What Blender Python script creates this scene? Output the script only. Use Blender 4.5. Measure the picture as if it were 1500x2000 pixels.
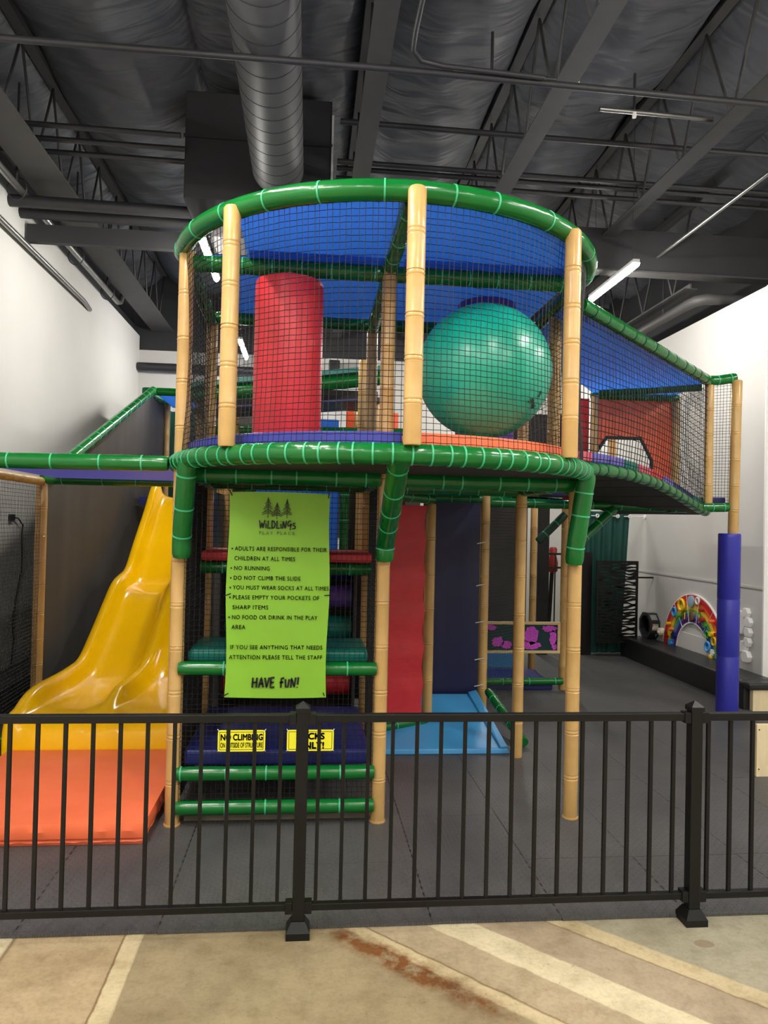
import bpy, bmesh, math, random
from mathutils import Vector, Matrix
random.seed(7)
for _o in list(bpy.data.objects):
    bpy.data.objects.remove(_o)
scn = bpy.context.scene
COL = scn.collection

# ---------------------------------------------------------------- camera
H = 1.82
cam_d = bpy.data.cameras.new('camera')
cam = bpy.data.objects.new('camera', cam_d)
COL.objects.link(cam)
cam_d.sensor_fit = 'VERTICAL'
cam_d.sensor_height = 36.0
cam_d.lens = 36.0 * 1450 / 2000
cam_d.clip_start = 0.05
cam_d.clip_end = 100
_th, _ph, _rh = math.radians(5.8), math.radians(0.9), math.radians(1.3)
_fw = Vector((math.sin(_th) * math.cos(_ph), math.cos(_th) * math.cos(_ph), math.sin(_ph)))
_r0 = Vector((math.cos(_th), -math.sin(_th), 0))
_u0 = _r0.cross(_fw)
_up = math.cos(_rh) * _u0 - math.sin(_rh) * _r0
_rt = math.cos(_rh) * _r0 + math.sin(_rh) * _u0
cam.matrix_world = Matrix(((_rt.x, _up.x, -_fw.x, 0), (_rt.y, _up.y, -_fw.y, 0), (_rt.z, _up.z, -_fw.z, H), (0, 0, 0, 1)))
scn.camera = cam

# ---------------------------------------------------------------- world, exposure
wd = bpy.data.worlds.new('world')
scn.world = wd
wd.use_nodes = True
wd.node_tree.nodes['Background'].inputs[0].default_value = (1.0, 0.97, 0.93, 1)
wd.node_tree.nodes['Background'].inputs[1].default_value = 0.35
scn.view_settings.view_transform = 'Standard'
scn.view_settings.look = 'None'
scn.view_settings.gamma = 1
scn.view_settings.use_curve_mapping = False
scn.view_settings.exposure = 1.3
LAMP = 95.0            # radiance of the LED tubes

# ---------------------------------------------------------------- materials
def lin(c):
    return tuple(((v / 255) / 12.92 if v / 255 <= 0.04045 else ((v / 255 + 0.055) / 1.055) ** 2.4) for v in c)

MATS = {}
def mat(name, rgb, rough=0.5, metal=0.0, var=0.08, scale=6.0, bump=0.0, bscale=30.0, spec=0.5, emit=None, alpha=None, detail=3.0, stretch=None, coat=0.0, coat_rough=0.1):
    m = bpy.data.materials.new(name)
    m.use_nodes = True
    nt = m.node_tree
    b = nt.nodes['Principled BSDF']
    c = lin(rgb)
    b.inputs['Roughness'].default_value = rough
    b.inputs['Metallic'].default_value = metal
    b.inputs['Specular IOR Level'].default_value = spec
    b.inputs['Coat Weight'].default_value = coat
    b.inputs['Coat Roughness'].default_value = coat_rough
    tc = nt.nodes.new('ShaderNodeNewGeometry')
    src = tc.outputs['Position']
    if stretch:
        mp = nt.nodes.new('ShaderNodeVectorMath')
        mp.operation = 'MULTIPLY'
        mp.inputs[1].default_value = stretch
        nt.links.new(src, mp.inputs[0])
        src = mp.outputs[0]
    n = nt.nodes.new('ShaderNodeTexNoise')
    n.inputs['Scale'].default_value = scale
    n.inputs['Detail'].default_value = detail
    nt.links.new(src, n.inputs['Vector'])
    r = nt.nodes.new('ShaderNodeValToRGB')
    r.color_ramp.elements[0].position = 0.3
    r.color_ramp.elements[1].position = 0.7
    r.color_ramp.elements[0].color = (*[max(0, v * (1 - var)) for v in c], 1)
    r.color_ramp.elements[1].color = (*[min(1, v * (1 + var)) for v in c], 1)
    nt.links.new(n.outputs['Fac'], r.inputs['Fac'])
    nt.links.new(r.outputs['Color'], b.inputs['Base Color'])
    if bump:
        n2 = nt.nodes.new('ShaderNodeTexNoise')
        n2.inputs['Scale'].default_value = bscale
        n2.inputs['Detail'].default_value = 3
        nt.links.new(src, n2.inputs['Vector'])
        bp = nt.nodes.new('ShaderNodeBump')
        bp.inputs['Strength'].default_value = bump
        bp.inputs['Distance'].default_value = 0.01
        nt.links.new(n2.outputs['Fac'], bp.inputs['Height'])
        nt.links.new(bp.outputs['Normal'], b.inputs['Normal'])
    if emit:
        b.inputs['Emission Color'].default_value = (*emit[0], 1)
        b.inputs['Emission Strength'].default_value = emit[1]
    if alpha is not None:
        b.inputs['Alpha'].default_value = alpha
    MATS[name] = m
    return m

M_green = mat('green_vinyl', (8, 102, 38), 0.22, var=0.10, bump=0.25, bscale=14)
M_tie = mat('turquoise_tie', (62, 176, 126), 0.45)
M_bamboo = mat('bamboo_vinyl', (196, 158, 98), 0.28, var=0.07, scale=9, bump=0.25, bscale=22)
M_net = mat('black_net', (16, 16, 17), 0.55, var=0.2, spec=0.35)
M_netgrey = mat('grey_net', (44, 43, 41), 0.6)
M_red = mat('red_vinyl', (208, 44, 54), 0.38, var=0.06, bump=0.1, bscale=4)
M_redpan = mat('red_panel_vinyl', (204, 44, 54), 0.42, var=0.06, bump=0.35, bscale=3, stretch=(2, 2, 4))
M_teal = mat('teal_ball_vinyl', (2, 172, 142), 0.4, var=0.04, coat=0.7, coat_rough=0.27)
M_tealpad = mat('teal_pad_vinyl', (2, 116, 104), 0.35)
M_purple = mat('purple_vinyl', (90, 60, 148), 0.35)
M_roof = mat('blue_roof_vinyl', (62, 118, 206), 0.3, var=0.05, bump=0.2, bscale=2.5)
def add_translucency(m, rgb, f):
    nt = m.node_tree
    out = nt.nodes['Material Output']
    b = nt.nodes['Principled BSDF']
    t = nt.nodes.new('ShaderNodeBsdfTranslucent')
    t.inputs['Color'].default_value = (*lin(rgb), 1)
    x = nt.nodes.new('ShaderNodeMixShader')
    x.inputs[0].default_value = f
    nt.links.new(b.outputs[0], x.inputs[1])
    nt.links.new(t.outputs[0], x.inputs[2])
    nt.links.new(x.outputs[0], out.inputs['Surface'])
add_translucency(M_roof, (120, 178, 244), 0.6)
M_blue = mat('blue_pad_vinyl', (56, 62, 160), 0.4)
M_royal = mat('royal_blue_wrap', (44, 46, 158), 0.42, var=0.05, bump=0.3, bscale=7)
M_navy = mat('navy_vinyl', (26, 34, 106), 0.4, bump=0.1, bscale=6)
M_orange = mat('orange_vinyl', (255, 120, 76), 0.42, var=0.05, bump=0.35, bscale=5)
M_orangepan = mat('orange_panel', (250, 104, 62), 0.45)
M_slide = mat('yellow_plastic', (255, 198, 2), 0.2, var=0.02, spec=0.28)
M_lime = mat('lime_banner_vinyl', (128, 182, 46), 0.5, var=0.03, bump=0.15, bscale=4)
M_ink = mat('black_ink', (10, 12, 8), 0.6)
M_ink2 = mat('grey_green_ink', (62, 72, 34), 0.6)
M_sticker = mat('yellow_sign_plastic', (246, 238, 52), 0.4, var=0.02)
M_fence = mat('black_powder_coat', (10, 10, 10), 0.45, var=0.1, spec=0.35)
M_white = mat('white_wall_paint', (192, 191, 188), 0.75, var=0.02, scale=2, bump=0.05, bscale=60)
M_whitepl = mat('white_plastic', (236, 236, 234), 0.4, var=0.01)
M_dark = mat('dark_ceiling_paint', (44, 44, 47), 0.6, var=0.08, scale=3)
M_beam = mat('grey_black_steel', (64, 63, 63), 0.6, var=0.08)
M_pipe = mat('dark_pipe_paint', (42, 42, 45), 0.5)
M_duct = mat('grey_duct_paint', (76, 76, 78), 0.5, var=0.04)
M_silver = mat('galvanised_steel', (150, 150, 148), 0.3, metal=0.9)
M_blackcloth = mat('black_mesh_cloth', (64, 61, 57), 0.75, var=0.06, scale=1.2, bump=0.15, bscale=3)
M_blackfoam = mat('black_bench_vinyl', (32, 32, 34), 0.4, bump=0.15, bscale=12)
M_blackpan = mat('black_deck_board', (38, 38, 40), 0.6)
M_bluepl = mat('sky_blue_vinyl', (64, 146, 202), 0.4, var=0.04)
M_wood = mat('pale_wood', (214, 188, 140), 0.5, var=0.12, scale=4, stretch=(1, 1, 8))
M_ply = mat('cream_plywood', (226, 208, 168), 0.55, var=0.08, scale=3, stretch=(6, 6, 1))
M_curtain = mat('dark_green_curtain', (16, 74, 66), 0.7, var=0.06)
M_greenpan = mat('dark_green_panel', (10, 66, 50), 0.5)
M_pink = mat('pink_pad_vinyl', (214, 90, 110), 0.4)
M_lav = mat('lavender_pad_vinyl', (110, 100, 190), 0.4)
M_mirror = mat('mirror_glass', (220, 222, 224), 0.05, metal=1.0, var=0.0)
M_lens = mat('led_diffuser', (255, 255, 255), 0.5, var=0, emit=((1.0, 0.955, 0.88), LAMP))
M_steel = mat('lamp_housing', (210, 210, 208), 0.4)
M_redpl = mat('red_plastic', (150, 40, 32), 0.35)
M_yel = mat('yellow_toy_plastic', (240, 200, 30), 0.3)
M_sky = mat('light_blue_toy_plastic', (70, 150, 215), 0.3)
M_grn = mat('leaf_green_toy_plastic', (70, 160, 60), 0.3)
M_seq = mat('magenta_sequin', (226, 84, 226), 0.25, metal=0.15, var=0.5, scale=120, bump=0.8, bscale=150)
M_seqdark = mat('dark_teal_sequin', (14, 52, 56), 0.3, metal=0.4, var=0.4, scale=120, bump=0.6, bscale=150)

def node(nt, t, **kw):
    n = nt.nodes.new(t)
    for k, v in kw.items():
        setattr(n, k, v)
    return n

def mathn(nt, op, a, b=None, c=None):
    n = nt.nodes.new('ShaderNodeMath')
    n.operation = op
    for i, v in enumerate((a, b, c)):
        if v is None:
            continue
        if isinstance(v, (int, float)):
            n.inputs[i].default_value = v
        else:
            nt.links.new(v, n.inputs[i])
    return n.outputs[0]

# dark foam tile with raised diamond-plate pattern
def foam_material():
    m = bpy.data.materials.new('diamond_plate_foam')
    m.use_nodes = True
    nt = m.node_tree
    b = nt.nodes['Principled BSDF']
    g = node(nt, 'ShaderNodeNewGeometry')
    s = node(nt, 'ShaderNodeSeparateXYZ')
    nt.links.new(g.outputs['Position'], s.inputs[0])
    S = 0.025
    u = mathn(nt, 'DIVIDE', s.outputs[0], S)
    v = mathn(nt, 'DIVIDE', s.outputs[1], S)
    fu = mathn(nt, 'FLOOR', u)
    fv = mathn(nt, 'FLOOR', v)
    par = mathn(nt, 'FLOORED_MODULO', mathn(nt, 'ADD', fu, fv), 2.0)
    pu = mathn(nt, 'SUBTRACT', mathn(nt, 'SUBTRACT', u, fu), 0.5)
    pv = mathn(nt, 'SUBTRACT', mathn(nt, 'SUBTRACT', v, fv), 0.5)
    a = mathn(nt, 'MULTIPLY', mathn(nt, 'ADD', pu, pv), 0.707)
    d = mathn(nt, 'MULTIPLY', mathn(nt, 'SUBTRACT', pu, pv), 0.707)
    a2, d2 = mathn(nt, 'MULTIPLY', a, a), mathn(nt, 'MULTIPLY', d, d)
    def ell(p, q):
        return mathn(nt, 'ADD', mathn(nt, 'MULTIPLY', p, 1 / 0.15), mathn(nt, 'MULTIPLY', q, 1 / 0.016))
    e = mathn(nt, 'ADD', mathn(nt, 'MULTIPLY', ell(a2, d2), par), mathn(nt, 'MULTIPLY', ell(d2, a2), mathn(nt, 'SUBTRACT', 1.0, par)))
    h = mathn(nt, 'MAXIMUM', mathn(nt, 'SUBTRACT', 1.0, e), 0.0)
    bp = node(nt, 'ShaderNodeBump')
    bp.inputs['Strength'].default_value = 1.0
    bp.inputs['Distance'].default_value = 0.007
    nt.links.new(h, bp.inputs['Height'])
    nt.links.new(bp.outputs['Normal'], b.inputs['Normal'])
    n = node(nt, 'ShaderNodeTexNoise')
    n.inputs['Scale'].default_value = 1.8
    n.inputs['Detail'].default_value = 5
    nt.links.new(g.outputs['Position'], n.inputs['Vector'])
    r = node(nt, 'ShaderNodeValToRGB')
    r.color_ramp.elements[0].position = 0.3
    r.color_ramp.elements[1].position = 0.7
    r.color_ramp.elements[0].color = (*lin((66, 66, 67)), 1)
    r.color_ramp.elements[1].color = (*lin((82, 81, 81)), 1)
    nt.links.new(n.outputs['Fac'], r.inputs['Fac'])
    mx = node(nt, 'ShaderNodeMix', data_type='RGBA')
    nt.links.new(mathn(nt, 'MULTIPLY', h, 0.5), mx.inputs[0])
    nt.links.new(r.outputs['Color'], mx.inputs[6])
    mx.inputs[7].default_value = (*lin((128, 127, 126)), 1)  # bar tops painted lighter, standing in for highlights on the relief
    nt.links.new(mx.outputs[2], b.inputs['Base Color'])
    nt.links.new(mathn(nt, 'SUBTRACT', 0.5, mathn(nt, 'MULTIPLY', h, 0.2)), b.inputs['Roughness'])
    return m
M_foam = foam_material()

# worn concrete with old saw-cut strips, a pale band and a rust stain
def concrete_material():
    m = bpy.data.materials.new('worn_concrete')
    m.use_nodes = True
    nt = m.node_tree
    b = nt.nodes['Principled BSDF']
    g = node(nt, 'ShaderNodeNewGeometry')
    s = node(nt, 'ShaderNodeSeparateXYZ')
    nt.links.new(g.outputs['Position'], s.inputs[0])
    def noise(sc, det=4, rough=0.6):
        n = node(nt, 'ShaderNodeTexNoise')
        n.inputs['Scale'].default_value = sc
        n.inputs['Detail'].default_value = det
        n.inputs['Roughness'].default_value = rough
        nt.links.new(g.outputs['Position'], n.inputs['Vector'])
        return n.outputs['Fac']
    def ramp(fac, stops, interp='LINEAR'):
        r = node(nt, 'ShaderNodeValToRGB')
        r.color_ramp.interpolation = interp
        el = r.color_ramp.elements
        while len(el) < len(stops):
            el.new(0.5)
        for e, (p, c) in zip(el, stops):
            e.position = p
            e.color = (*c, 1)
        nt.links.new(fac, r.inputs['Fac'])
        return r.outputs['Color']
    def mix(fac, a, c, blend='MIX'):
        x = node(nt, 'ShaderNodeMix', data_type='RGBA', blend_type=blend)
        if isinstance(fac, (int, float)):
            x.inputs[0].default_value = fac
        else:
            nt.links.new(fac, x.inputs[0])
        for i, v in ((6, a), (7, c)):
            if isinstance(v, tuple):
                x.inputs[i].default_value = (*v, 1)
            else:
                nt.links.new(v, x.inputs[i])
        return x.outputs[2]
    wob = mathn(nt, 'MULTIPLY', mathn(nt, 'SUBTRACT', noise(9, 6), 0.5), 0.028)
    t = mathn(nt, 'ADD', mathn(nt, 'MULTIPLY', s.outputs[0], 0.71), mathn(nt, 'MULTIPLY', s.outputs[1], 0.704))
    t = mathn(nt, 'ADD', t, wob)
    tn = mathn(nt, 'DIVIDE', mathn(nt, 'SUBTRACT', t, 2.3), 1.2)
    P = lambda v: (v - 2.3) / 1.2
    tan_, olive, cream, pinkish, rough_, grey = (lin(c) for c in ((168, 152, 126), (146, 132, 104), (202, 190, 160), (162, 146, 124), (188, 172, 138), (154, 148, 128)))
    crack = lin((116, 92, 62))
    col = ramp(tn, [(0, olive), (P(2.50), olive), (P(2.515), rough_), (P(2.572), rough_), (P(2.58), crack), (P(2.588), tan_), (P(2.775), tan_), (P(2.78), cream), (P(2.935), cream), (P(2.94), pinkish), (P(3.165), pinkish), (P(3.17), crack), (P(3.18), rough_), (P(3.27), rough_), (P(3.28), grey)])
    # left part: beige slab, rough pale strip
    xl = mathn(nt, 'ADD', s.outputs[0], mathn(nt, 'MULTIPLY', wob, 0.6))
    leftc = ramp(mathn(nt, 'MULTIPLY', mathn(nt, 'ADD', xl, 2.0), 0.5), [(p_ / 2, c_) for p_, c_ in [(0.0, cream), (0.775, cream), (0.79, crack), (0.80, lin((174, 154, 122))), (1.245, lin((174, 154, 122))), (1.25, crack), (1.255, lin((196, 180, 146))), (1.32, lin((196, 180, 146))), (1.34, olive)]])
    isleft = mathn(nt, 'LESS_THAN', xl, -0.67)
    col = mix(isleft, col, leftc)
    # rust stain lying along the strip
    rm = mathn(nt, 'SUBTRACT', 1.0, mathn(nt, 'MINIMUM', 1.0, mathn(nt, 'DIVIDE', mathn(nt, 'ABSOLUTE', mathn(nt, 'SUBTRACT', t, 2.465)), 0.085)))
    along = mathn(nt, 'SUBTRACT', mathn(nt, 'MULTIPLY', s.outputs[0], 0.704), mathn(nt, 'MULTIPLY', s.outputs[1], 0.71))
    am = mathn(nt, 'SUBTRACT', 1.0, mathn(nt, 'MINIMUM', 1.0, mathn(nt, 'DIVIDE', mathn(nt, 'ABSOLUTE', mathn(nt, 'ADD', along, 1.86)), 0.55)))
    rn = mathn(nt, 'MULTIPLY', mathn(nt, 'MAXIMUM', mathn(nt, 'MULTIPLY', mathn(nt, 'SUBTRACT', noise(13, 8, 0.7), 0.36), 7.0), 0.0), mathn(nt, 'MULTIPLY', rm, mathn(nt, 'MINIMUM', 1.0, mathn(nt, 'MULTIPLY', am, 2.0))))
    rn = mathn(nt, 'MINIMUM', rn, 0.92)
    col = mix(rn, col, lin((112, 66, 26)))
    # blotches and speckles
    col = mix(0.75, col, ramp(noise(2.6, 8, 0.7), [(0.32, (0.62, 0.58, 0.5)), (0.52, (0.95, 0.94, 0.9)), (0.7, (1.12, 1.1, 1.06))]), 'MULTIPLY')
    col = mix(0.6, col, ramp(noise(9, 8, 0.75), [(0.36, (0.7, 0.66, 0.58)), (0.5, (1, 1, 1)), (0.68, (1.15, 1.14, 1.1))]), 'MULTIPLY')
    col = mix(mathn(nt, 'MULTIPLY', mathn(nt, 'GREATER_THAN', noise(38, 2), 0.72), 0.5), col, lin((92, 70, 46)))
    col = mix(0.45, col, ramp(noise(55, 3), [(0.3, (0.7, 0.68, 0.62)), (0.55, (1, 1, 1))]), 'MULTIPLY')
    # oil spot
    dx = mathn(nt, 'DIVIDE', mathn(nt, 'SUBTRACT', s.outputs[0], 1.78), 0.05)
    dy = mathn(nt, 'DIVIDE', mathn(nt, 'SUBTRACT', s.outputs[1], 3.14), 0.035)
    rr = mathn(nt, 'ADD', mathn(nt, 'ADD', mathn(nt, 'MULTIPLY', dx, dx), mathn(nt, 'MULTIPLY', dy, dy)), mathn(nt, 'MULTIPLY', wob, 22))
    col = mix(mathn(nt, 'MULTIPLY', mathn(nt, 'LESS_THAN', rr, 0.8), 0.6), col, lin((112, 92, 66)))
    nt.links.new(col, b.inputs['Base Color'])
    b.inputs['Roughness'].default_value = 0.48
    bp = node(nt, 'ShaderNodeBump')
    bp.inputs['Strength'].default_value = 0.15
    bp.inputs['Distance'].default_value = 0.01
    nt.links.new(noise(40, 5), bp.inputs['Height'])
    nt.links.new(bp.outputs['Normal'], b.inputs['Normal'])
    return m
M_conc = concrete_material()

# sagging black roof insulation: wrinkled fabric
def insulation_material():
    m = bpy.data.materials.new('black_insulation_fabric')
    m.use_nodes = True
    nt = m.node_tree
    b = nt.nodes['Principled BSDF']
    b.inputs['Base Color'].default_value = (*lin((82, 84, 90)), 1)
    b.inputs['Roughness'].default_value = 0.5
    g = node(nt, 'ShaderNodeNewGeometry')
    mp = node(nt, 'ShaderNodeMapping')
    mp.inputs['Rotation'].default_value = (0, 0, 0.5)
    mp.inputs['Scale'].default_value = (0.9, 3.0, 1)
    nt.links.new(g.outputs['Position'], mp.inputs['Vector'])
    n = node(nt, 'ShaderNodeTexNoise')
    n.inputs['Scale'].default_value = 1.6
    n.inputs['Detail'].default_value = 2.0
    n.inputs['Roughness'].default_value = 0.5
    n.inputs['Distortion'].default_value = 0.5
    nt.links.new(mp.outputs[0], n.inputs['Vector'])
    w = node(nt, 'ShaderNodeTexNoise', noise_type='RIDGED_MULTIFRACTAL')
    w.inputs['Scale'].default_value = 0.9
    w.inputs['Detail'].default_value = 1.5
    nt.links.new(mp.outputs[0], w.inputs['Vector'])
    h = mathn(nt, 'ADD', n.outputs['Fac'], mathn(nt, 'MULTIPLY', w.outputs['Fac'], 0.25))
    bp = node(nt, 'ShaderNodeBump')
    bp.inputs['Strength'].default_value = 0.8
    bp.inputs['Distance'].default_value = 0.1
    nt.links.new(h, bp.inputs['Height'])
    nt.links.new(bp.outputs['Normal'], b.inputs['Normal'])
    return m
M_insul = insulation_material()

# ---------------------------------------------------------------- mesh helpers
class MB:
    def __init__(self):
        self.v, self.f = [], []
        self.smooth = False
    def add(self, verts, faces):
        o = len(self.v)
        self.v += [tuple(p) for p in verts]
        self.f += [tuple(i + o for i in f) for f in faces]
        return self
    def box(self, x0, y0, z0, x1, y1, z1):
        vs = [(x0, y0, z0), (x1, y0, z0), (x1, y1, z0), (x0, y1, z0), (x0, y0, z1), (x1, y0, z1), (x1, y1, z1), (x0, y1, z1)]
        return self.add(vs, [(0, 3, 2, 1), (4, 5, 6, 7), (0, 1, 5, 4), (1, 2, 6, 5), (2, 3, 7, 6), (3, 0, 4, 7)])
    def tube(self, pts, r, n=12, caps=True, radii=None):
        pts = [Vector(p) for p in pts]
        k = len(pts)
        rings = []
        prev = None
        for i, p in enumerate(pts):
            t = (pts[min(i + 1, k - 1)] - pts[max(i - 1, 0)]).normalized()
            if prev is None:
                a = Vector((0, 0, 1)) if abs(t.z) < 0.9 else Vector((1, 0, 0))
                u = t.cross(a).normalized()
            else:
                u = (prev - t * prev.dot(t)).normalized()
            prev = u
            w = t.cross(u)
            rr = radii[i] if radii else r
            rings.append([p + (u * math.cos(2 * math.pi * j / n) + w * math.sin(2 * math.pi * j / n)) * rr for j in range(n)])
        vs = [q for ring in rings for q in ring]
        fs = []
        for i in range(k - 1):
            for j in range(n):
                fs.append((i * n + j, i * n + (j + 1) % n, (i + 1) * n + (j + 1) % n, (i + 1) * n + j))
        if caps:
            fs.append(tuple(range(n - 1, -1, -1)))
            fs.append(tuple((k - 1) * n + j for j in range(n)))
        return self.add(vs, fs)
    def prism(self, poly, z0, z1):
        n = len(poly)
        vs = [(x, y, z0) for x, y in poly] + [(x, y, z1) for x, y in poly]
        fs = [tuple(range(n - 1, -1, -1)), tuple(range(n, 2 * n))] + [(i, (i + 1) % n, n + (i + 1) % n, n + i) for i in range(n)]
        return self.add(vs, fs)
    def mesh(self, name, m, smooth=None):
        me = bpy.data.meshes.new(name)
        me.from_pydata(self.v, [], self.f)
        bm = bmesh.new()
        bm.from_mesh(me)
        bmesh.ops.recalc_face_normals(bm, faces=bm.faces)
        bm.to_mesh(me)
        bm.free()
        me.materials.append(m)
        if smooth is not None:
            for p in me.polygons:
                p.use_smooth = smooth
        return me
    def build(self, name, m, parent=None, smooth=None, bevel=0.0, segs=2, angle=None):
        return link(name, self.mesh(name, m, smooth), parent, bevel, segs, angle)

def link(name, me, parent=None, bevel=0.0, segs=2, angle=None):
    o = bpy.data.objects.new(name, me)
    COL.objects.link(o)
    if parent is not None:
        o.parent = parent
        if parent.type == 'EMPTY' or parent.location.length > 0:
            o.matrix_parent_inverse = Matrix.Translation(-parent.location)
    if bevel:
        b = o.modifiers.new('bevel', 'BEVEL')
        b.width = bevel
        b.segments = segs
        b.limit_method = 'ANGLE'
    return o

def tag(o, label, cat, group=None, kind=None):
    if label:
        o['label'] = label
    if cat:
        o['category'] = cat
    if group:
        o['group'] = group
    if kind:
        o['kind'] = kind
    return o

def thing(name, label, cat, loc=(0, 0, 0), group=None, kind=None):
    o = bpy.data.objects.new(name, None)
    COL.objects.link(o)
    o.location = loc
    o.empty_display_size = 0.1
    return tag(o, label, cat, group, kind)

def struct(o):
    o['kind'] = 'structure'
    return o

def smoothauto(me, ang=40):
    for p in me.polygons:
        p.use_smooth = True
    try:
        me.set_sharp_from_angle(angle=math.radians(ang))
    except Exception:
        pass
    return me

def tubeobj(name, pts, r, m, parent=None, n=16, radii=None):
    mb = MB().tube(pts, r, n, True, radii)
    return link(name, smoothauto(mb.mesh(name, m), 50), parent)

# padded bamboo-pattern post along a straight axis (sleeves with folded joints)
def bamboo(p0, p1, parent, r=0.044, pitch=0.26, name='bamboo_post', m=None, n=14):
    p0, p1 = Vector(p0), Vector(p1)
    L = (p1 - p0).length
    k = max(1, round(L / pitch))
    pts, rad = [], []
    for i in range(k + 1):
        a = i / k
        jig = random.uniform(-0.012, 0.012) if 0 < i < k else 0
        c = a * L + jig
        if i == 0:
            pr = [(0, r * 0.9), (0.012, r)]
        elif i == k:
            pr = [(-0.012, r), (0, r * 0.86)]
        else:
            pr = [(-0.022, r), (-0.015, r * 1.025), (-0.011, r * 0.95), (-0.005, r * 1.02), (0.005, r * 1.02), (0.011, r * 0.95), (0.015, r * 1.025), (0.022, r)]
        for dz, rr in pr:
            pts.append(p0 + (p1 - p0) * ((c + dz) / L))
            rad.append(rr * random.uniform(0.985, 1.015))
    return tubeobj(name, pts, r, m or M_bamboo, parent, n, rad)

# green foam-padded tube with turquoise zip ties
TIE = {}
def tie_mesh(r, m=None):
    k = (round(r, 4), m.name if m else '')
    if k not in TIE:
        n, w, t = 16, 0.0045, 0.0025
        vs, fs = [], []
        prof = [(-w, r - 0.002), (-w, r + t), (w, r + t), (w, r - 0.002)]
        for j in range(n):
            a = 2 * math.pi * j / n
            vs += [(q * math.cos(a), q * math.sin(a), z) for z, q in prof]
        for j in range(n):
            for i in range(3):
                a, b = j * 4 + i, ((j + 1) % n) * 4 + i
                fs.append((a, b, b + 1, a + 1))
        mb = MB().add(vs, fs)
        TIE[k] = smoothauto(mb.mesh('zip_tie', m or M_tie), 40)
    return TIE[k]

def resample(pts, step):
    pts = [Vector(p) for p in pts]
    out = [pts[0]]
    for a, b in zip(pts, pts[1:]):
        k = max(1, math.ceil((b - a).length / step))
        out += [a + (b - a) * (i / k) for i in range(1, k + 1)]
    return out

def padtube(pts, r, parent, ties=0.2, name='padded_tube', m=None, n=16, pinch=0.05, offset=0.5, tie_m=None):
    rs = resample(pts, 0.03)
    L = [0.0]
    for a, b in zip(rs, rs[1:]):
        L.append(L[-1] + (b - a).length)
    tot = L[-1]
    spots = []
    if ties:
        k = max(1, round(tot / ties))
        spots = [tot * (i + offset) / k + random.uniform(-0.15, 0.15) * tot / k for i in range(k)]
        spots = [s for s in spots if 0.02 < s < tot - 0.02]
    rad = []
    for s in L:
        d = min([abs(s - q) for q in spots] + [9])
        rr = r * (1 - pinch * math.exp(-(d / 0.02) ** 2)) * random.uniform(0.99, 1.01)
        if s < 1e-6 or s > tot - 1e-6:
            rr = r * 0.9
        rad.append(rr)
    o = tubeobj(name, rs, r, m or M_green, parent, n, rad)
    for s in spots:
        i = min(range(len(L)), key=lambda q: abs(L[q] - s))
        t = (rs[min(i + 1, len(rs) - 1)] - rs[max(i - 1, 0)]).normalized()
        z = bpy.data.objects.new('zip_tie', tie_mesh(r * 0.985, tie_m))
        COL.objects.link(z)
        z.parent = o
        rot = Vector((0, 0, 1)).rotation_difference(t).to_matrix().to_4x4()
        z.matrix_local = Matrix.Translation(rs[i]) @ rot
    return o

# rope net: f(u,v) -> point, strands are thin three-sided cords
def net(f, nu, nv, parent, r=0.0022, su=1, sv=1, name='safety_net', m=None, jig=0.0):
    vs, fs = [], []
    def strand(pts):
        o = len(vs)
        k = len(pts)
        for i, p in enumerate(pts):
            t = (pts[min(i + 1, k - 1)] - pts[max(i - 1, 0)]).normalized()
            a = Vector((0, 0, 1)) if abs(t.z) < 0.8 else Vector((1, 0.3, 0))
            u = t.cross(a).normalized()
            w = t.cross(u)
            for j in range(3):
                an = 2 * math.pi * j / 3
                vs.append(p + (u * math.cos(an) + w * math.sin(an)) * r)
        for i in range(k - 1):
            for j in range(3):
                fs.append((o + i * 3 + j, o + i * 3 + (j + 1) % 3, o + (i + 1) * 3 + (j + 1) % 3, o + (i + 1) * 3 + j))
    J = lambda: random.uniform(-jig, jig)
    for i in range(nu + 1):
        j0 = J()
        strand([Vector(f(min(1, max(0, (i + j0 + 0.4 * J()) / nu)), q / sv)) for q in range(sv + 1)])
    for i in range(nv + 1):
        j0 = J()
        strand([Vector(f(q / su, min(1, max(0, (i + j0 + 0.4 * J()) / nv)))) for q in range(su + 1)])
    me = bpy.data.meshes.new(name)
    me.from_pydata([tuple(p) for p in vs], [], fs)
    me.materials.append(m or M_net)
    o = link(name, me, parent)
    o['kind'] = 'stuff'
    return o

def quadnet(a, b, c, d, parent, cell=0.032, r=0.0022, sag=0.0, **kw):
    a, b, c, d = map(Vector, (a, b, c, d))   # a-b bottom, d-c top
    nu = max(2, round((b - a).length / cell))
    nv = max(2, round(max((d - a).length, (c - b).length) / cell))
    nrm = (b - a).cross(d - a).normalized()
    def f(u, v):
        p = (a * (1 - u) + b * u) * (1 - v) + (d * (1 - u) + c * u) * v
        return p + nrm * sag * math.sin(math.pi * u) * math.sin(math.pi * v)
    k = 8 if sag else 1
    return net(f, nu, nv, parent, r, k, k, **kw)

def slab(a, b, c, d, th, name, m, parent, bevel=0.0):
    """thin plate from four corners, thickness along its normal"""
    a, b, c, d = map(Vector, (a, b, c, d))
    n = (b - a).cross(d - a).normalized() * th
    mb = MB().add([a, b, c, d, a + n, b + n, c + n, d + n], [(0, 3, 2, 1), (4, 5, 6, 7), (0, 1, 5, 4), (1, 2, 6, 5), (2, 3, 7, 6), (3, 0, 4, 7)])
    return mb.build(name, m, parent, bevel=bevel)

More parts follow.
